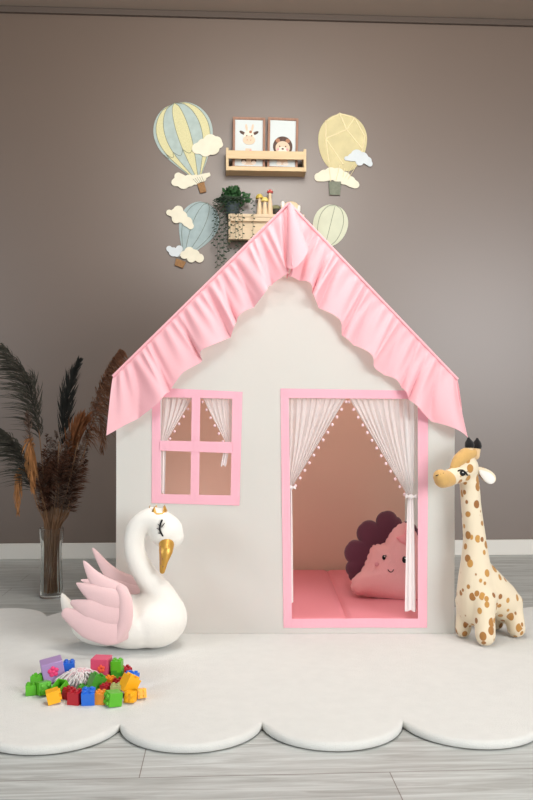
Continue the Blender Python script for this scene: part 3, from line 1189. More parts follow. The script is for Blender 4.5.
def vase():
    root = empty('glass_vase', (VX, VY, 0.0), 0, 'clear glass vase holding dried stems on the floor near the wall', 'vase')
    s = vk
    prof = [(11.0*s, 0.001), (11.6*s, 0.004), (11.0*s, 0.06), (10.2*s, 0.13), (9.9*s, 0.19), (10.6*s, 0.212), (11.6*s, 0.24), (12.0*s, VH)]
    inn = [(r - 0.0035, z) for r, z in prof]
    inn[0] = (10.0*s, 0.012)
    inn = [p for p in inn if p[1] >= 0.012 or p is inn[0]]
    n = 40
    mb = MB().lathe(prof + [(12.0*s - 0.0018, VH + 0.0012)] + inn[::-1], n=n)
    mb.build('body', M['glass'], root, angle=50)


vase()


def plume(name, label, cat, stem_px, y0, plume_px, width, ml, ms, n=260, droop=0.5, seed=0, group=None, lean=0.6, dy=0.0, swidth=0.0013, fallto=None):
    """a dried stem standing in the vase; plume_px = spine of its head from base to tip"""
    rnd = random.Random(seed)
    allp = stem_px + plume_px
    N_ = len(allp)
    W3 = []
    for i, (x, y) in enumerate(allp):
        W3.append(pt(x, y, VY + dy*(i/(N_-1))))
    W3[0] = Vector((VX + (W3[0].x - VX)*1.0, VY + dy*0.35, 0.02))
    root = empty(name, W3[0], 0, label, cat, group)
    O = W3[0]
    sp = smoothpath([p - O for p in W3], k=8)
    ns = (len(stem_px))*8
    st = MB().tube(sp[:ns + 1], [0.0022]*(ns+1), 6)
    st.build('stem', ms, root)
    head = sp[ns - 4:]
    mb = MB()
    H = len(head)
    for i in range(n):
        t = rnd.random()**0.85
        f = t*(H - 1.001)
        j = int(f)
        a = head[j].lerp(head[j+1], f - j)
        d = (head[min(j+2, H-1)] - head[max(j-1, 0)]).normalized()
        ang = rnd.uniform(0, 2*PI)
        o = d.orthogonal().normalized()
        o.rotate(Matrix.Rotation(ang, 3, d))
        taper = (0.55 + 0.9*math.sin(PI*min(1, t*0.9 + 0.1)))*(1 - 0.55*t)
        ln = width*vk*taper*rnd.uniform(0.7, 1.35)
        pts = []
        fr = rnd.uniform(0.1, 1.5)
        for q in range(5):
            u = q/4
            p = a + d*(ln*lean*1.6*u) + o*(ln*0.75*(u - 0.25*u*u)) + Vector((0, 0, -droop*ln*u*u))
            if fallto:
                p += Vector((fallto[0]*fr, 0, fallto[1]*fr))*u*u*ln
            pts.append(p)
        side = Vector((rnd.uniform(-1, 1), rnd.uniform(-.4, .4), rnd.uniform(-1, 1))).normalized()
        mb.strand(pts, swidth*rnd.uniform(0.7, 1.6), side)
    mb.build('plume', ml, root, smooth=False)
    return root


DA = 'dried plume'
plume('pampas_plume', 'tall dark pampas plume arching up to the far left above the vase', DA, [(50, 590), (48, 530), (42, 460)],
      0, [(38, 425), (33, 400), (26, 380), (14, 362), (3, 347)], 23, M['pam_d'], M['straw'], n=560, seed=1, dy=-0.03, droop=0.3, fallto=(-0.6, -0.2), swidth=.0017)
plume('pampas_plume', 'dark pampas plume drooping low at the left edge of the dried bunch', DA, [(47, 590), (46, 532), (37, 505)],
      0, [(30, 482), (22, 460), (12, 442), (0, 430)], 21, M['pam_d'], M['straw'], n=420, seed=2, dy=-0.07, droop=0.5, fallto=(-0.5, -0.2), swidth=.0017)
plume('pampas_plume', 'short black pampas plume standing upright in the middle of the dried bunch', DA, [(53, 590), (53, 530), (58, 470)],
      0, [(63, 435), (65, 415), (68, 395), (72, 378), (79, 361)], 13, M['pam_k'], M['straw'], n=420, seed=3, dy=-0.02, droop=0.1, swidth=.002, lean=.9)
plume('pampas_plume', 'brown pampas plume with a dark tip arching right towards the tent roof', DA, [(56, 590), (57, 530), (76, 465)],
      0, [(88, 430), (96, 402), (104, 380), (112, 362), (120, 350)], 19, M['pam_b'], M['straw'], n=640, seed=4, dy=0.05, droop=0.9, fallto=(0.4, -0.6), swidth=.0016)
plume('pampas_plume', 'thin brown plume hanging down beside the tent wall', DA, [(56, 590), (57, 530), (82, 460), (92, 425)],
      0, [(98, 415), (102, 425), (103, 440), (102, 452)], 8, M['pam_b'], M['straw'], n=120, seed=5, dy=0.06, droop=0.7)
plume('grass_head', 'plump tan grass head at the near left side of the dried bunch', 'dried grass', [(49, 590), (47, 530), (36, 470)],
      0, [(31, 440), (30, 452), (32, 466), (33, 490)], 9, M['pam_t'], M['straw'], n=320, seed=6, dy=-0.06, droop=0.8, swidth=.002)
plume('grass_head', 'tan grass head hanging lowest on the left of the vase', 'dried grass', [(48, 590), (46, 530), (30, 480)],
      0, [(22, 470), (19, 480), (18, 495), (18, 514)], 7, M['pam_t'], M['straw'], n=200, seed=7, dy=-0.05, droop=0.8, swidth=.0018)
plume('grass_head', 'pale wispy grass head in front of the tall dark plume', 'dried grass', [(50, 590), (49, 530), (36, 470)],
      0, [(30, 445), (29, 432), (28, 420), (27, 412)], 8, M['dry2'], M['straw'], n=160, seed=8, dy=-0.07, droop=0.2)
plume('dried_leaf', 'rust brown dried leaf behind the straw stems of the dried bunch', 'dried leaf', [(54, 590), (55, 530), (66, 480)],
      0, [(70, 455), (74, 440), (79, 428), (84, 420)], 13, M['ochreleaf'], M['straw'], n=160, seed=9, dy=-0.03, droop=0.0, swidth=.0045, lean=1.0)
rs = random.Random(21)
for i in range(24):
    a = -1 + 2*((i*7) % 24 + 0.5)/24
    x1 = 64 + a*25 + rs.uniform(-3, 3)
    y1 = rs.uniform(426, 466) + abs(a)*10
    ys = rs.uniform(472, 508)
    plume('dried_sprig', 'fine dark brown filler sprig packed among the plumes in the glass vase', 'dried sprig', [(51.5 + a*7.5, 590), (52 + a*8, 532), (56 + a*13, 514)],
          0, [(57 + a*16, ys), (60 + a*21, (ys + y1)/2 + 2), (x1, y1)], 13, M['dry'] if i % 3 else M['dry2'], M['straw'], n=300, seed=30+i, dy=rs.uniform(-.09, .09),
          droop=0.25, group='filler sprigs in the glass vase', lean=.35, swidth=.0013)
for i, (x0, x1, y1, lb) in enumerate(((50, 60, 432, 'straight straw stem rising through the middle of the dried bunch'),
                                      (54, 79, 430, 'slanting straw stem rising to the right through the dried bunch'))):
    plume('straw_stem', lb, 'dried stem', [(x0, 590), (x0 + 2, 532), ((x0+x1)/2 + 2, 485)], 0, [(x1 - 1, y1 + 12), (x1, y1 + 4), (x1, y1)], 2.5, M['straw'], M['straw'], n=14, seed=60+i, dy=-0.09)


# ------------------------------------------------------------------ wall shelves and what stands on them
SH0 = W(265, 170, 0.0)
SH0.z = W(265, 170, 0.095).z


def shelf_upper():
    c = W(265, 160, 0.05)
    root = empty('wall_shelf', SH0, TH, 'pine picture ledge with a front rail on the wall, holding two framed prints', 'shelf')
    k = c.y/F
    h = lambda px: (px - 265)*k
    z = lambda py: -(py - 170)*k
    g = -0.001
    d = 0.095
    MB().box(h(228), h(302.5), -d + .004, g, z(170.5), z(166.5)).build('bottom_board', M['wood'], root, smooth=False, bevel=.001)
    for a, b in ((225.5, 228), (302.5, 305)):
        MB().box(h(a), h(b), -d, g, z(171), z(148.5)).build('end_panel', M['wood'], root, smooth=False, bevel=.0015)
    MB().box(h(228), h(302.5), -d + .001, -d + .011, z(159), z(151)).build('front_rail', M['wood'], root, smooth=False, bevel=.001)
    return root, k


shelf_upper()
SHELF_Z = SH0.z - (166.5 - 170)*W(265, 160, .05).y/F


def outline_circle(cx, cz, rx, rz=None, n=24, rot=0.0):
    rz = rz or rx
    return [(cx + rx*math.cos(2*PI*i/n)*math.cos(rot) - rz*math.sin(2*PI*i/n)*math.sin(rot),
             cz + rx*math.cos(2*PI*i/n)*math.sin(rot) + rz*math.sin(2*PI*i/n)*math.cos(rot)) for i in range(n)]


def picture(label, px0, px1, py0, tilt, draw):
    cx = (px0 + px1)/2
    o = W(cx, 165, 0.05)
    k = o.y/F
    H = SHELF_Z - 0.0
    loc = Vector((o.x, o.y, H + 0.0015))
    root = empty('picture_frame', loc, TH, label, 'framed print')
    hw = (px1 - px0)/2*k
    ht = (CAM_Z - (py0 - HOR)*k) - loc.z
    fw = 0.0115
    lean = Matrix.Rotation(math.radians(-4.5), 4, 'X') @ Matrix.Rotation(math.radians(tilt), 4, 'Y')
    m = MB()
    m.box(-hw, -hw+fw, -.006, .010, 0, ht, 0, lean)
    m.box(hw-fw, hw, -.006, .010, 0, ht, 0, lean)
    m.box(-hw+fw, hw-fw, -.006, .010, 0, fw, 0, lean)
    m.box(-hw+fw, hw-fw, -.006, .010, ht-fw, ht, 0, lean)
    m.build('frame', M['frame'], root, smooth=False)
    pr = MB().box(-hw+fw-.001, hw-fw+.001, .001, .006, fw-.001, ht-fw+.001, 0, lean).build('print', M['paper'], root, smooth=False)
    d = MB()
    lay = [0]

    def shape(ol, mi):
        lay[0] += 1
        # shape coordinates: photo pixels from the middle of the frame's bottom edge
        ol = [(x*k, z*k) for x, z in ol]
        if sum(ol[i-1][0]*ol[i][1] - ol[i][0]*ol[i-1][1] for i in range(len(ol))) < 0:
            ol = ol[::-1]
        d.prism(ol, .001 - .0002*lay[0], .0012, mi, lean)
    draw(shape)
    d.build('drawing', [M['ink_beige'], M['ink_pale'], M['ink_brown'], M['ink_mid'], M['cheek']], pr, smooth=False)


def draw_giraffe(s):
    s([(-4.5, 4), (-3.5, 21), (2.5, 21), (4, 12), (4.5, 4)], 0)
    s(outline_circle(-5, 8.5, 2.6, 3.0), 2)
    s(outline_circle(5, 8.5, 2.6, 3.0), 2)
    s(outline_circle(-5, 6.5, 2.3, 2.0), 1)
    s(outline_circle(5, 6.5, 2.3, 2.0), 1)
    s(outline_circle(-6.5, 37, 3.4, 1.5, rot=-0.5), 2)
    s(outline_circle(6.5, 37, 3.4, 1.5, rot=0.5), 2)
    s(outline_circle(0, 33, 5.4, 6.8), 1)
    s(outline_circle(-2.6, 42.5, 1.1, 3.6, rot=0.15), 0)
    s(outline_circle(3.4, 42.5, 1.1, 3.6, rot=-0.15), 0)
    s(outline_circle(0, 29.5, 6.2, 4.6), 0)
    s(outline_circle(-2.3, 34, .7), 2)
    s(outline_circle(2.7, 34, .7), 2)
    s(outline_circle(-1.8, 29.5, .5), 3)
    s(outline_circle(1.8, 29.5, .5), 3)
    s(outline_circle(1.5, 38, 1.4), 3)
    s(outline_circle(-1.2, 16, 1.4), 3)
    s(outline_circle(1.4, 18.5, 1.1), 4)


def draw_lion(s):
    s([(-5, 4.5), (-5.5, 16), (5.5, 16), (5, 4.5)], 0)
    s(outline_circle(-3.4, 6, 2.6, 2.2), 1)
    s(outline_circle(3.4, 6, 2.6, 2.2), 1)
    s(outline_circle(0, 23.5, 9.8, 10.5, 30), 2)
    s(outline_circle(-5, 29.5, 2.2), 3)
    s(outline_circle(5, 29.5, 2.2), 3)
    s(outline_circle(0, 22.0, 7.2, 7.0), 0)
    s(outline_circle(0, 19.5, 4.6, 3.6), 1)
    s(outline_circle(0, 21, 1.2, .9), 2)
    s(outline_circle(-3, 23.5, .7), 2)
    s(outline_circle(3, 23.5, .7), 2)
    s(outline_circle(-4.6, 20.5, 1.2), 4)
    s(outline_circle(4.6, 20.5, 1.2), 4)


picture('brown framed print of a baby giraffe on the pine picture ledge', 232.5, 265, 116, 0.6, draw_giraffe)
picture('brown framed print of a lion cub with dark mane on the pine ledge', 267, 297.5, 116.5, 1.4, draw_lion)

# lower shelf
c = W(262, 225, 0.05)
LK = c.y/F
ls0 = W(262, 214, 0.0)
ls0.z = W(262, 214, 0.1).z
lsh = empty('wall_shelf', ls0, TH, 'pale pine wall shelf half hidden behind the peak of the play tent roof', 'shelf')
h = lambda px: (px - 262)*LK
z = lambda py: -(py - 214)*LK
MB().box(h(228), h(303), -.10, -.001, z(217), z(214)).build('top_board', M['woodp'], lsh, smooth=False, bevel=.001)
MB().box(h(229), h(302), -.075, -.001, z(236), z(217)).build('back_board', M['woodp'], lsh, smooth=False, bevel=.001)
for a, b in ((228, 230.3), (300.7, 303)):
    MB().box(h(a), h(b), -.098, -.016, z(239), z(217)).build('end_panel', M['woodp'], lsh, smooth=False, bevel=.001)
MB().box(h(230.3), h(300.7), -.098, -.088, z(239), z(228.5)).build('front_rail', M['woodp'], lsh, smooth=False, bevel=.001)
MB().box(h(230.3), h(300.7), -.096, -.075, z(221), z(217)).build('front_rail', M['woodp'], lsh, smooth=False, bevel=.001)
MB().tube([(h(248.5), -.090, z(238.5)), (h(248.5), -.090, z(243))], .006, 10).build('peg', M['woodp'], lsh, bevel=.001)
LSZ = ls0.z


def on_shelf(px, py, off):
    p = W(px, py, off)
    return Vector((p.x, p.y, LSZ + 0.0005)), p.y/F


def mushroom(label, px, ytop, cap_w, cm, off, dots=False):
    p, k = on_shelf(px, 205, off)
    root = empty('wooden_mushroom', p, 0, label, 'ornament')
    ztop = CAM_Z - (ytop - HOR)*k - p.z
    r = cap_w/2*k
    ch = r*1.25
    MB().lathe([(3.0*k, 0), (3.2*k, .006), (2.6*k, ztop*0.35), (1.5*k, ztop*0.7), (1.4*k, ztop - ch*.6)], n=18).build('stem', M['mush_s'], root)
    prof = [(r*0.4, ztop - ch), (r*0.95, ztop - ch*0.95), (r, ztop - ch*0.75), (r*0.9, ztop - ch*0.45), (r*0.6, ztop - ch*0.12), (0.0005, ztop)]
    cap = MB().lathe(prof, n=22).build('cap', cm, root)
    if dots:
        b = MB()
        for a, e in ((-2.2, .5), (-1.2, .3), (-1.6, 1.0), (-0.6, .7), (-2.7, .9), (0.6, .6), (2, .5)):
            b.ball((r*.92*math.cos(a)*math.cos(e), r*.92*math.sin(a)*math.cos(e), ztop - ch*.75 + ch*.68*math.sin(e)), .0022, 8, 6)
        b.build('cap_dots', M['mush_w'], cap)


mushroom('small wooden mushroom with mustard cap, next to the trailing plant', 259.5, 194, 7.5, M['mush_y'], .05)
mushroom('wooden mushroom with pale yellow cap, between the mustard and red ones', 264.8, 197, 7.5, M['mush_p'], .062)
mushroom('tallest wooden mushroom with white dotted red cap on the lower shelf', 270, 189.5, 6, M['mush_r'], .045, True)

p, k = on_shelf(276.5, 205, .04)
r_ = empty('wooden_tree', p, 0, 'dark wooden toy tree with olive top beside the red mushroom', 'ornament')
MB().lathe([(3.4*k, 0), (3.2*k, 8*k)], n=16).build('trunk', M['darkwood'], r_)
MB().ball((-.6*k, 0, 9.5*k), (4.4*k, 3*k, 2.6*k), 16, 10).build('crown', M['olive'], r_)
p, k = on_shelf(290, 205, .055)
r_ = empty('wooden_animal', p, 0, 'cream wooden toy animal with tan back peeking over the tent peak', 'ornament')
MB().box(-9*k, 9*k, -.012, .012, 0, 11.5*k).build('body', M['mush_s'], r_, bevel=.004)
MB().ball((1*k, 0, 11*k), (7*k, .014, 4.2*k), 18, 12).build('back', M['mush_s'], r_)
MB().tube([(-7*k, -.004, 9*k), (-7.2*k, -.004, 13.5*k)], [.010, .009], 14, closed_round=True).build('ear', M['mush_w'], r_)
MB().tube([(8.3*k, -.004, 6*k), (8.6*k, -.004, 9.5*k)], [.010, .009], 14, closed_round=True).build('ear', M['mush_w'], r_)


# trailing plant
def plant():
    p, k = on_shelf(232.5, 205, .055)
    root = empty('trailing_plant', p, 0, 'green potted plant with long trailing strands on the lower wall shelf', 'plant')
    MB().lathe([(5.6*k, 0), (6.8*k, 7*k), (7.4*k, 12*k), (7.8*k, 12.4*k), (7.0*k, 12.5*k), (6.7*k, 9*k)], n=26).build('pot', M['pot'], root)
    rnd = random.Random(11)
    fo = MB()
    for i in range(420):
        a, e = rnd.uniform(0, 2*PI), rnd.uniform(-0.9, 1.4)
        rr = rnd.uniform(0.4, 1.0)
        c = Vector((11.5*k*rr*math.cos(a)*math.cos(e), 9*k*rr*math.sin(a)*math.cos(e), 17*k + 11*k*rr*math.sin(e)))
        d = Vector((rnd.uniform(-1, 1), rnd.uniform(-1, .4), rnd.uniform(-.3, 1))).normalized()
        s = d.cross(Vector((rnd.uniform(-1, 1), rnd.uniform(-1, 1), rnd.uniform(-1, 1)))).normalized()
        fo.strand([c, c + d*1.6*k, c + d*3.0*k, c + d*4.0*k], 1.5*k, s)
    for i in range(9):   # loose shoots to the right
        a = Vector((8*k, -.01, (14 + i*.8)*k))
        for q in range(3):
            c = a + Vector(((2 + q*2.6)*k, rnd.uniform(-.01, .01), (1 - q*1.2)*k + rnd.uniform(-2, 2)*k))
            d = Vector((rnd.uniform(.2, 1), 0, rnd.uniform(-.8, .6))).normalized()
            fo.strand([c, c + d*1.5*k, c + d*2.6*k, c + d*3.4*k], 1.2*k, Vector((d.z, .3, -d.x)))
    f = fo.build('foliage', M['leaf'], root, smooth=False)
    for i, (px, yend, off) in enumerate(((217.5, 268, .085), (220.5, 266, .115), (224.5, 262, .13), (227.5, 250, .128), (234.5, 256, .125), (241.5, 245, .12), (252.5, 238, .12), (216, 240, .07), (213.8, 246, .06), (222.5, 268, .10), (219, 258, .095), (229.5, 252, .118), (238, 250, .13))):
        q = W(px, 220, off)
        kk = q.y/F
        top = Vector((q.x - p.x, q.y - p.y, 14*k + .004*(i % 3)))
        start = Vector((max(-6*k, min(6*k, top.x*0.6)), -6*k, 15*k))
        end = Vector((top.x + rnd.uniform(-.004, .004), top.y, (HOR - yend)*kk + CAM_Z - p.z))
        pts = smoothpath([start, start.lerp(top, .6) + Vector((0, 0, 1.5*k)), top + Vector((0, 0, -3*k)), top.lerp(end, .5) + Vector((.003, 0, 0)), end], k=7)
        m = MB().tube(pts, .0007, 5)
        nb = int((yend - 200)/1.7)
        for b_ in range(nb):
            t = (b_ + .5)/nb*(len(pts) - 1.01)
            j = int(t)
            c = pts[j].lerp(pts[j+1], t - j)
            sg = -1 if b_ % 2 else 1
            sz = rnd.uniform(.8, 1.25)
            d = Vector((sg*.9, rnd.uniform(-.5, .5), -.35)).normalized()
            m.strand([c, c + d*.005*sz, c + d*.009*sz, c + d*.012*sz], .0042*sz, Vector((.3, .4, .9)).normalized())
        m.build('trailing_strand', M['leafd'], root, smooth=False)


plant()


# ------------------------------------------------------------------ hot-air balloon wall cut-outs
def cloud_outline(cs, n=72):
    cx = sum(c[0] for c in cs)/len(cs)
    cz = sum(c[1] for c in cs)/len(cs)
    out = []
    for i in range(n):
        a = 2*PI*i/n
        dx, dz = math.cos(a), math.sin(a)
        best = 0.0
        for x, zz, r in cs:
            ox, oz = cx - x, cz - zz
            b = ox*dx + oz*dz
            disc = b*b - (ox*ox + oz*oz - r*r)
            if disc > 0:
                best = max(best, -b + math.sqrt(disc))
        best = max(best, 0.4)
        out.append((cx + dx*best, cz + dz*best))
    return out


def balloon(label, cx, cy, tilt, wfun, H0, H1, gores, mats_env, scallop_v=None, lines=True):
    """envelope on its axis: v from -1 (mouth, H0 px below centre) to 1 (crown, H1 px above)"""
    o = W(cx, cy, 0.0)
    k = W(cx, cy, 0.004).y/F
    root = empty('balloon_cutout', o, TH, label, 'wall decoration')
    R = Matrix.Rotation(math.radians(tilt), 4, 'Y')
    T = Matrix.Scale(k, 4, Vector((1, 0, 0))) @ Matrix.Scale(k, 4, Vector((0, 0, 1))) @ R
    nv, sub = 36, 4
    zz = lambda v: -H0 + (H0 + H1)*v
    ang = [-PI/2 + PI*i/gores for i in range(gores + 1)]
    fine = [-PI/2 + PI*i/(gores*sub) for i in range(gores*sub + 1)]
    env = MB()
    vs, fs, mi = [], [], []
    for j in range(nv + 1):
        v = j/nv
        for a in fine:
            vs.append((wfun(v)*math.sin(a), -0.004 - 0.0012*math.cos(a)*min(1, wfun(v)/20), zz(v)))
    m_ = len(fine)
    env.add(vs, [], 0, T)
    for j in range(nv):
        for i in range(m_ - 1):
            env.f.append([j*m_+i, j*m_+i+1, (j+1)*m_+i+1, (j+1)*m_+i])
            env.m.append((i//sub) % 2 if len(mats_env) > 1 else 0)
    k0 = len(env.v)
    env.add([(x, -0.0006, z_) for x, z_ in [(wfun(j/nv)*-1, zz(j/nv)) for j in range(nv+1)] + [(wfun(j/nv), zz(j/nv)) for j in range(nv, -1, -1)]], [], 0, T)
    L_ = [j*m_ for j in range(nv+1)] + [j*m_ + m_-1 for j in range(nv, -1, -1)]
    n = len(L_)
    for i in range(n):
        env.f.append([L_[i], k0 + i, k0 + (i+1) % n, L_[(i+1) % n]])
        env.m.append(0)
    e = env.build('envelope', mats_env, root, angle=30)
    if lines:
        ln = MB()
        for a in ang[1:-1]:
            pts = [T @ Vector((wfun(v)*math.sin(a), -0.0054, zz(v))) for v in [q/20 for q in range(21)]]
            ln.tube(pts, 0.0011, 5)
        if scallop_v:
            for a0, a1 in zip(ang, ang[1:]):
                pts = []
                for q in range(7):
                    t = q/6
                    a = a0 + (a1-a0)*t
                    v = scallop_v - 0.07*math.sin(PI*t)
                    pts.append(T @ Vector((wfun(v)*math.sin(a), -0.0054, zz(v))))
                ln.tube(pts, 0.0012, 5)
        ln.build('seam_lines', M['b_line'], e)
    return root, k, T


def add_cloud(root, k, cs, m, lay=1):
    ol = cloud_outline(cs)
    y = -0.0055 - 0.003*lay
    MB().prism([(x*k, z*k) for x, z in ol], y, y + 0.0035).build('cloud', m, root, smooth=False)


def basket(root, k, x, z, wd, ht, m, tilt, T, mouth, rope=True, xo=None):
    b = MB().prism([(-wd*.42*k, -ht/2*k), (wd*.42*k, -ht/2*k), (wd*.5*k, ht/2*k), (-wd*.5*k, ht/2*k)], -0.012, -0.003, 0,
                   Matrix.Translation((x*k, 0, z*k)) @ Matrix.Rotation(math.radians(tilt), 4, 'Y'))
    bo = b.build('basket', m, root, smooth=False, bevel=.001)
    if rope:
        r = MB()
        for i in range(5):
            t = -1 + i/2
            a = T @ Vector((mouth[1]*t, -0.0095, mouth[0]))
            c = Matrix.Translation((x*k, -0.0095, z*k)) @ Matrix.Rotation(math.radians(tilt), 4, 'Y') @ Vector((wd*.45*k*t, 0, ht/2*k))
            r.tube([a, c], 0.0010, 5)
        r.build('ropes', M['b_line'], bo)


def wbal(Wm, mouth, peak=0.62):
    def f(v):
        if v >= peak:
            t = (v - peak)/(1 - peak)
            return Wm*math.sqrt(max(0, 1 - t*t)) + 0.02
        t = v/peak
        return mouth + (Wm - mouth)*math.sin(t*PI/2)**1.15
    return f


# tilt is clockwise-positive in the picture; the mouth swings to the right for a negative tilt
b1, k1, T1 = balloon('largest hot-air balloon cut-out, striped pale yellow and blue-grey, on the wall', 183.5, 133, -17, wbal(29.5, 4.5), 47, 31, 7, [M['b_blue'], M['b_yel']], 0.40)
add_cloud(b1, k1, [(14, -16, 5.5), (20, -12, 6), (27, -8.5, 7), (33, -9, 5.5), (36, -11.5, 3.5), (29, -15, 7), (22, -18, 6)], M['b_cloud'], 2)
add_cloud(b1, k1, [(-8, -50, 4), (-5, -44, 4), (0, -50, 6.5), (6, -48, 6), (12, -47, 5), (19, -45, 4), (24, -42, 3)], M['b_cloud'], 1)
basket(b1, k1, 18.5, -55, 7.5, 10, M['b_bask'], -15, T1, (-47, 4.5))
b2, k2, T2 = balloon('grey-blue hot-air balloon cut-out tilting left, behind the trailing plant', 199.5, 222.5, 23, wbal(19.5, 4), 35, 21, 5, [M['b_blue2']], None)
add_cloud(b2, k2, [(-30, 9, 3), (-24, 8, 5), (-21, 11, 5), (-18, 5, 6), (-12, 0, 5), (-9, -4, 3.5), (-23, 3, 4.5)], M['b_cloud'], 2)
add_cloud(b2, k2, [(-30, -27, 3), (-26, -30, 4.5), (-22, -31, 4), (-20, -27, 3.5)], M['b_cloudb'], 1)
add_cloud(b2, k2, [(-15, -33, 4), (-10, -30, 5), (-5, -33, 5.5), (0, -36, 4.5), (-8, -36, 4.5)], M['b_cloud'], 2)
basket(b2, k2, -19.5, -41.5, 10.5, 7, M['b_bask'], 20, T2, (-35, 4))
f3 = lambda v: 24.5*math.sqrt(max(0, 1 - ((v - .56)/(.44 if v > .56 else .60))**2)) + 0.02
b3, k3, T3 = balloon('olive cream hot-air balloon cut-out with rope net, highest to the right of the shelf', 342.5, 142, 3, f3, 29, 28, 3, [M['b_olive']], None, lines=False)
net = MB()
for path in (((-17, 20), (-17, 3), (-14, -20)), ((-17, 3), (4, 12)), ((-3, 28), (4, 12)), ((12, 24), (4, 12)), ((4, 12), (20, -7)), ((-17, 3), (0, -22)), ((22, 6), (20, -7), (18, -16)), ((-17, 20), (-3, 28), (12, 24), (22, 6))):
    net.tube([(x*k3, -0.0056, zz_*k3) for x, zz_ in path], 0.0034, 6)
    for x, zz_ in path:
        net.ball((x*k3, -0.0056, zz_*k3), .0046, 8, 6)
net.build('rope_net', M['b_rope'], b3)
add_cloud(b3, k3, [(-24, -36, 4.5), (-18.5, -34.5, 6), (-12, -32.5, 6.5), (-5, -33.5, 7), (1.5, -36.5, 6.5), (7.5, -40, 5.5), (13, -43, 3.8)], M['b_cloud'], 1)
add_cloud(b3, k3, [(4, -17, 2.5), (9, -16, 4), (14, -14, 6), (20, -16, 5.5), (25, -19, 4), (27, -22, 3), (17, -20, 4)], M['b_cloudb'], 2)
basket(b3, k3, -8, -47, 12.5, 13.5, M['b_baskg'], 0, T3, (-26, 12), rope=False)
rp = MB()
for x0, z0, x1, z1 in ((-14, -24, -12, -41), (2, -27, 0, -36), (-3, -24, -7, -40), (10, -24, 2, -37), (15, -22, 5, -38)):
    rp.tube([(x0*k3, -.0095, z0*k3), (x1*k3, -.0095, z1*k3)], .0016, 6)
rp.build('ropes', M['b_rope'], b3)
f4 = lambda v: 17.5*math.sqrt(max(0, 1 - ((v - .54)/(.46 if v > .54 else .56))**2)) + 0.02
balloon('pale green hot-air balloon cut-out partly hidden by the right roof slope', 330.5, 224, 14, f4, 22, 19.5, 4, [M['b_pale']], None)


# ------------------------------------------------------------------ toy blocks on the rug
def block(label, px, py, size, m, yaw=0.0, pitch=0.0, roll=0.0, hollow=True, deco=None, z=None, name='toy_block', sy=1.0, sz=1.0, group=None):
    """px,py = middle of the foot; size = width in photo pixels"""
    Y = gy(py) + size*0.5/400
    k = Y/F
    s = size*1.12*k
    p = pt(px, py, Y)
    mb = MB()
    hx, hy, hz = s/2, s/2*sy, s*sz
    wl_ = s*0.09
    # shell with an open underside
    vs, fs = [], []
    A = [(-hx, -hy), (hx, -hy), (hx, hy), (-hx, hy)]
    B = [(-hx+wl_, -hy+wl_), (hx-wl_, -hy+wl_), (hx-wl_, hy-wl_), (-hx+wl_, hy-wl_)]
    if hollow:
        vs = [(x, y, 0) for x, y in A] + [(x, y, hz) for x, y in A] + [(x, y, 0) for x, y in B] + [(x, y, hz-wl_) for x, y in B]
        fs = [(0, 1, 5, 4), (1, 2, 6, 5), (2, 3, 7, 6), (3, 0, 4, 7), (4, 5, 6, 7), (0, 8, 9, 1), (1, 9, 10, 2), (2, 10, 11, 3), (3, 11, 8, 0),
              (8, 12, 13, 9), (9, 13, 14, 10), (10, 14, 15, 11), (11, 15, 12, 8), (15, 14, 13, 12)]
        mb.add(vs, fs)
        for sx in (-1, 1):
            for sy_ in (-1, 1):
                mb.lathe([(s*.15, hz - .0005), (s*.15, hz + s*.13), (s*.13, hz + s*.15)], (sx*hx*.5, sy_*hy*.5, 0), 14)
    else:
        mb.box(-hx, hx, -hy, hy, 0, hz)
    o = mb.build(name, m, None, bevel=s*.035)
    R = Euler((math.radians(pitch), math.radians(roll), math.radians(yaw))).to_matrix()
    low = min((R @ v).z for v in mb.v)
    cen = Vector((0, 0, hz/2))
    off = R @ cen
    o.rotation_euler = (math.radians(pitch), math.radians(roll), math.radians(yaw))
    zz_ = (z if z is not None else 0.0202) - low
    o.location = (p.x - off.x, p.y - off.y, zz_)
    tag(o, label, 'toy block', group)
    if deco:
        deco(o, s, hx, hy, hz)
    return o


def star_button(o, s, hx, hy, hz):
    b = MB()
    for i in range(5):
        a = 2*PI*i/5 + .3
        b.ball((s*.15*math.cos(a), -hy - .001, hz*.55 + s*.15*math.sin(a)), (s*.11, s*.06, s*.11), 12, 8)
    b.ball((0, -hy - .001, hz*.55), (s*.11, s*.08, s*.08), 12, 8)
    b.build('flower_button', M['p_star'], o)


def coral_button(o, s, hx, hy, hz):
    b = MB()
    for i in range(5):
        a = 2*PI*i/5 + .5
        b.ball((s*.15 + s*.13*math.cos(a), -hy - .001, hz*.62 + s*.13*math.sin(a)), (s*.10, s*.05, s*.10), 12, 8)
    b.build('flower_button', M['p_flow'], o)


g = M['p_green']
block('lilac cube with a hot pink flower button in the toy block pile', 52.5, 684.5, 19, M['p_pur'], yaw=20, roll=-10, hollow=False, deco=star_button, z=.022, sz=.9)
block('tall raspberry pink box with a coral flower in the toy block pile', 101.5, 683, 15.5, M['p_mag'], yaw=-6, hollow=False, sz=1.35, deco=coral_button)
block('green toy block outermost at the left end of the pile', 31, 696, 9, g, yaw=14)
block('green toy block behind the leftmost one, against the lilac cube', 37, 687, 9, g, yaw=-8)
block('green toy block lying on its side in front of the lilac cube', 43.5, 697, 11, g, yaw=35, pitch=80)
block('yellow toy block with its studs to the right, leftmost yellow of the pile', 53, 705.5, 11, M['p_yel'], yaw=18, roll=78)
block('green toy block showing its hollow underside next to the leftmost yellow block', 61, 698.5, 10.5, g, yaw=-28, pitch=-150)
block('dark red toy block wedged behind another one, right of the hollow green', 68.5, 700, 9, M['p_red'], yaw=-30)
block('dark red toy block in the front row, touching the front blue block', 75.5, 705.5, 11, M['p_red'], yaw=-14)
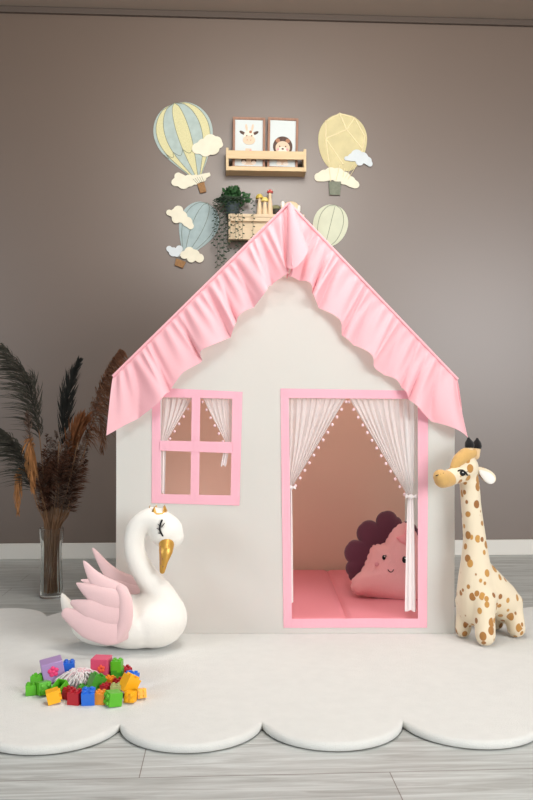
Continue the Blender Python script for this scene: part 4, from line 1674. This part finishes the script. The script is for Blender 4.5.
block('blue toy block in the middle of the front row', 88.5, 706.5, 11.5, M['p_blue'], yaw=6, pitch=14)
block('amber toy block between the front blue and the front green blocks', 100.5, 705, 10, M['p_org'], yaw=-8)
block('green toy block on its side with open face, rightmost of the front row', 113.5, 708, 12, g, yaw=-58, pitch=84)
block('big yellow toy block tipped up at the right end of the pile', 129, 697, 12.5, M['p_yel'], yaw=38, roll=32, sz=1.15)
block('yellow toy block lying with studs forward below the tipped yellow one', 130.5, 704, 9, M['p_yel'], yaw=-10, pitch=82)
block('small yellow toy block outermost at the right end of the pile', 141, 700, 8, M['p_yel'], yaw=25, pitch=78)
block('blue toy block at the back left, behind the white yarn', 69, 679, 10, M['p_blue'], yaw=10, sz=1.4)
block('flat green toy block lying in front of the white yarn', 84.5, 693.5, 12, M['p_dgreen'], yaw=4, sz=.35)
block('dark green toy block leaning on the raspberry box', 96.5, 693, 12, M['p_dgreen'], yaw=32, roll=24)
block('orange toy block just right of the raspberry box', 109, 689, 9, M['p_org'], yaw=-20)
block('lower green toy block right of the raspberry box', 117.5, 682.3, 10.5, M['p_dgreen'], yaw=3)
block('green toy block stacked on the lower green one', 117, 682.3, 9.5, g, yaw=-3, z=.0202 + .0255)
block('dark red toy block at the back right beside the stacked greens', 126, 678, 8.5, M['p_red'], yaw=30)
block('blue toy block at the right, behind the tipped yellow block', 131.5, 685, 10.5, M['p_blue'], yaw=-18, pitch=-12, sz=.8)
block('dark red toy block in the middle right, left of the tipped yellow', 119, 690, 9.5, M['p_red'], yaw=38, sz=.8)
block('small dark red toy block behind the front amber one', 106.5, 695.5, 8.5, M['p_red'], yaw=-30)
block('sage green toy block behind the rightmost front green block', 116, 697.5, 9.5, M['p_sage'], yaw=5)


def yarn():
    Y = 2.035
    c = pt(81, 671.5, Y)
    rnd = random.Random(3)
    mb = MB()
    k = Y/F
    for i in range(260):
        a = rnd.uniform(0, 2*PI)
        e = rnd.uniform(-.1, 1.4)
        d = Vector((math.cos(a)*math.cos(e)*1.5, math.sin(a)*math.cos(e), math.sin(e)*.75))
        st = Vector((rnd.uniform(-4, 4)*k, rnd.uniform(-3, 3)*k, 0))
        ln = rnd.uniform(11, 19)*k
        pts = []
        ph = rnd.uniform(0, 6)
        for q in range(8):
            u = q/7
            pts.append(st + d*ln*(u - .1*u*u) + Vector((math.sin(u*11 + ph), math.cos(u*9 + ph), math.sin(u*10 + 2*ph)))*.9*k*u + Vector((0, 0, -.75*ln*u*u)))
        mb.tube(pts, rnd.uniform(.0011, .0017), 5, mi=0 if i % 4 else 1)
    mb.ball((0, 0, -1*k), (8*k, 6*k, 4.5*k), 14, 8, 1)
    o = mb.build('yarn_pom_pom', [M['fluff'], M['fluffp']], None, angle=0)
    o.location = c
    tag(o, 'shaggy white and pale pink yarn ball lying on top of the toy blocks', 'yarn ball')


yarn()
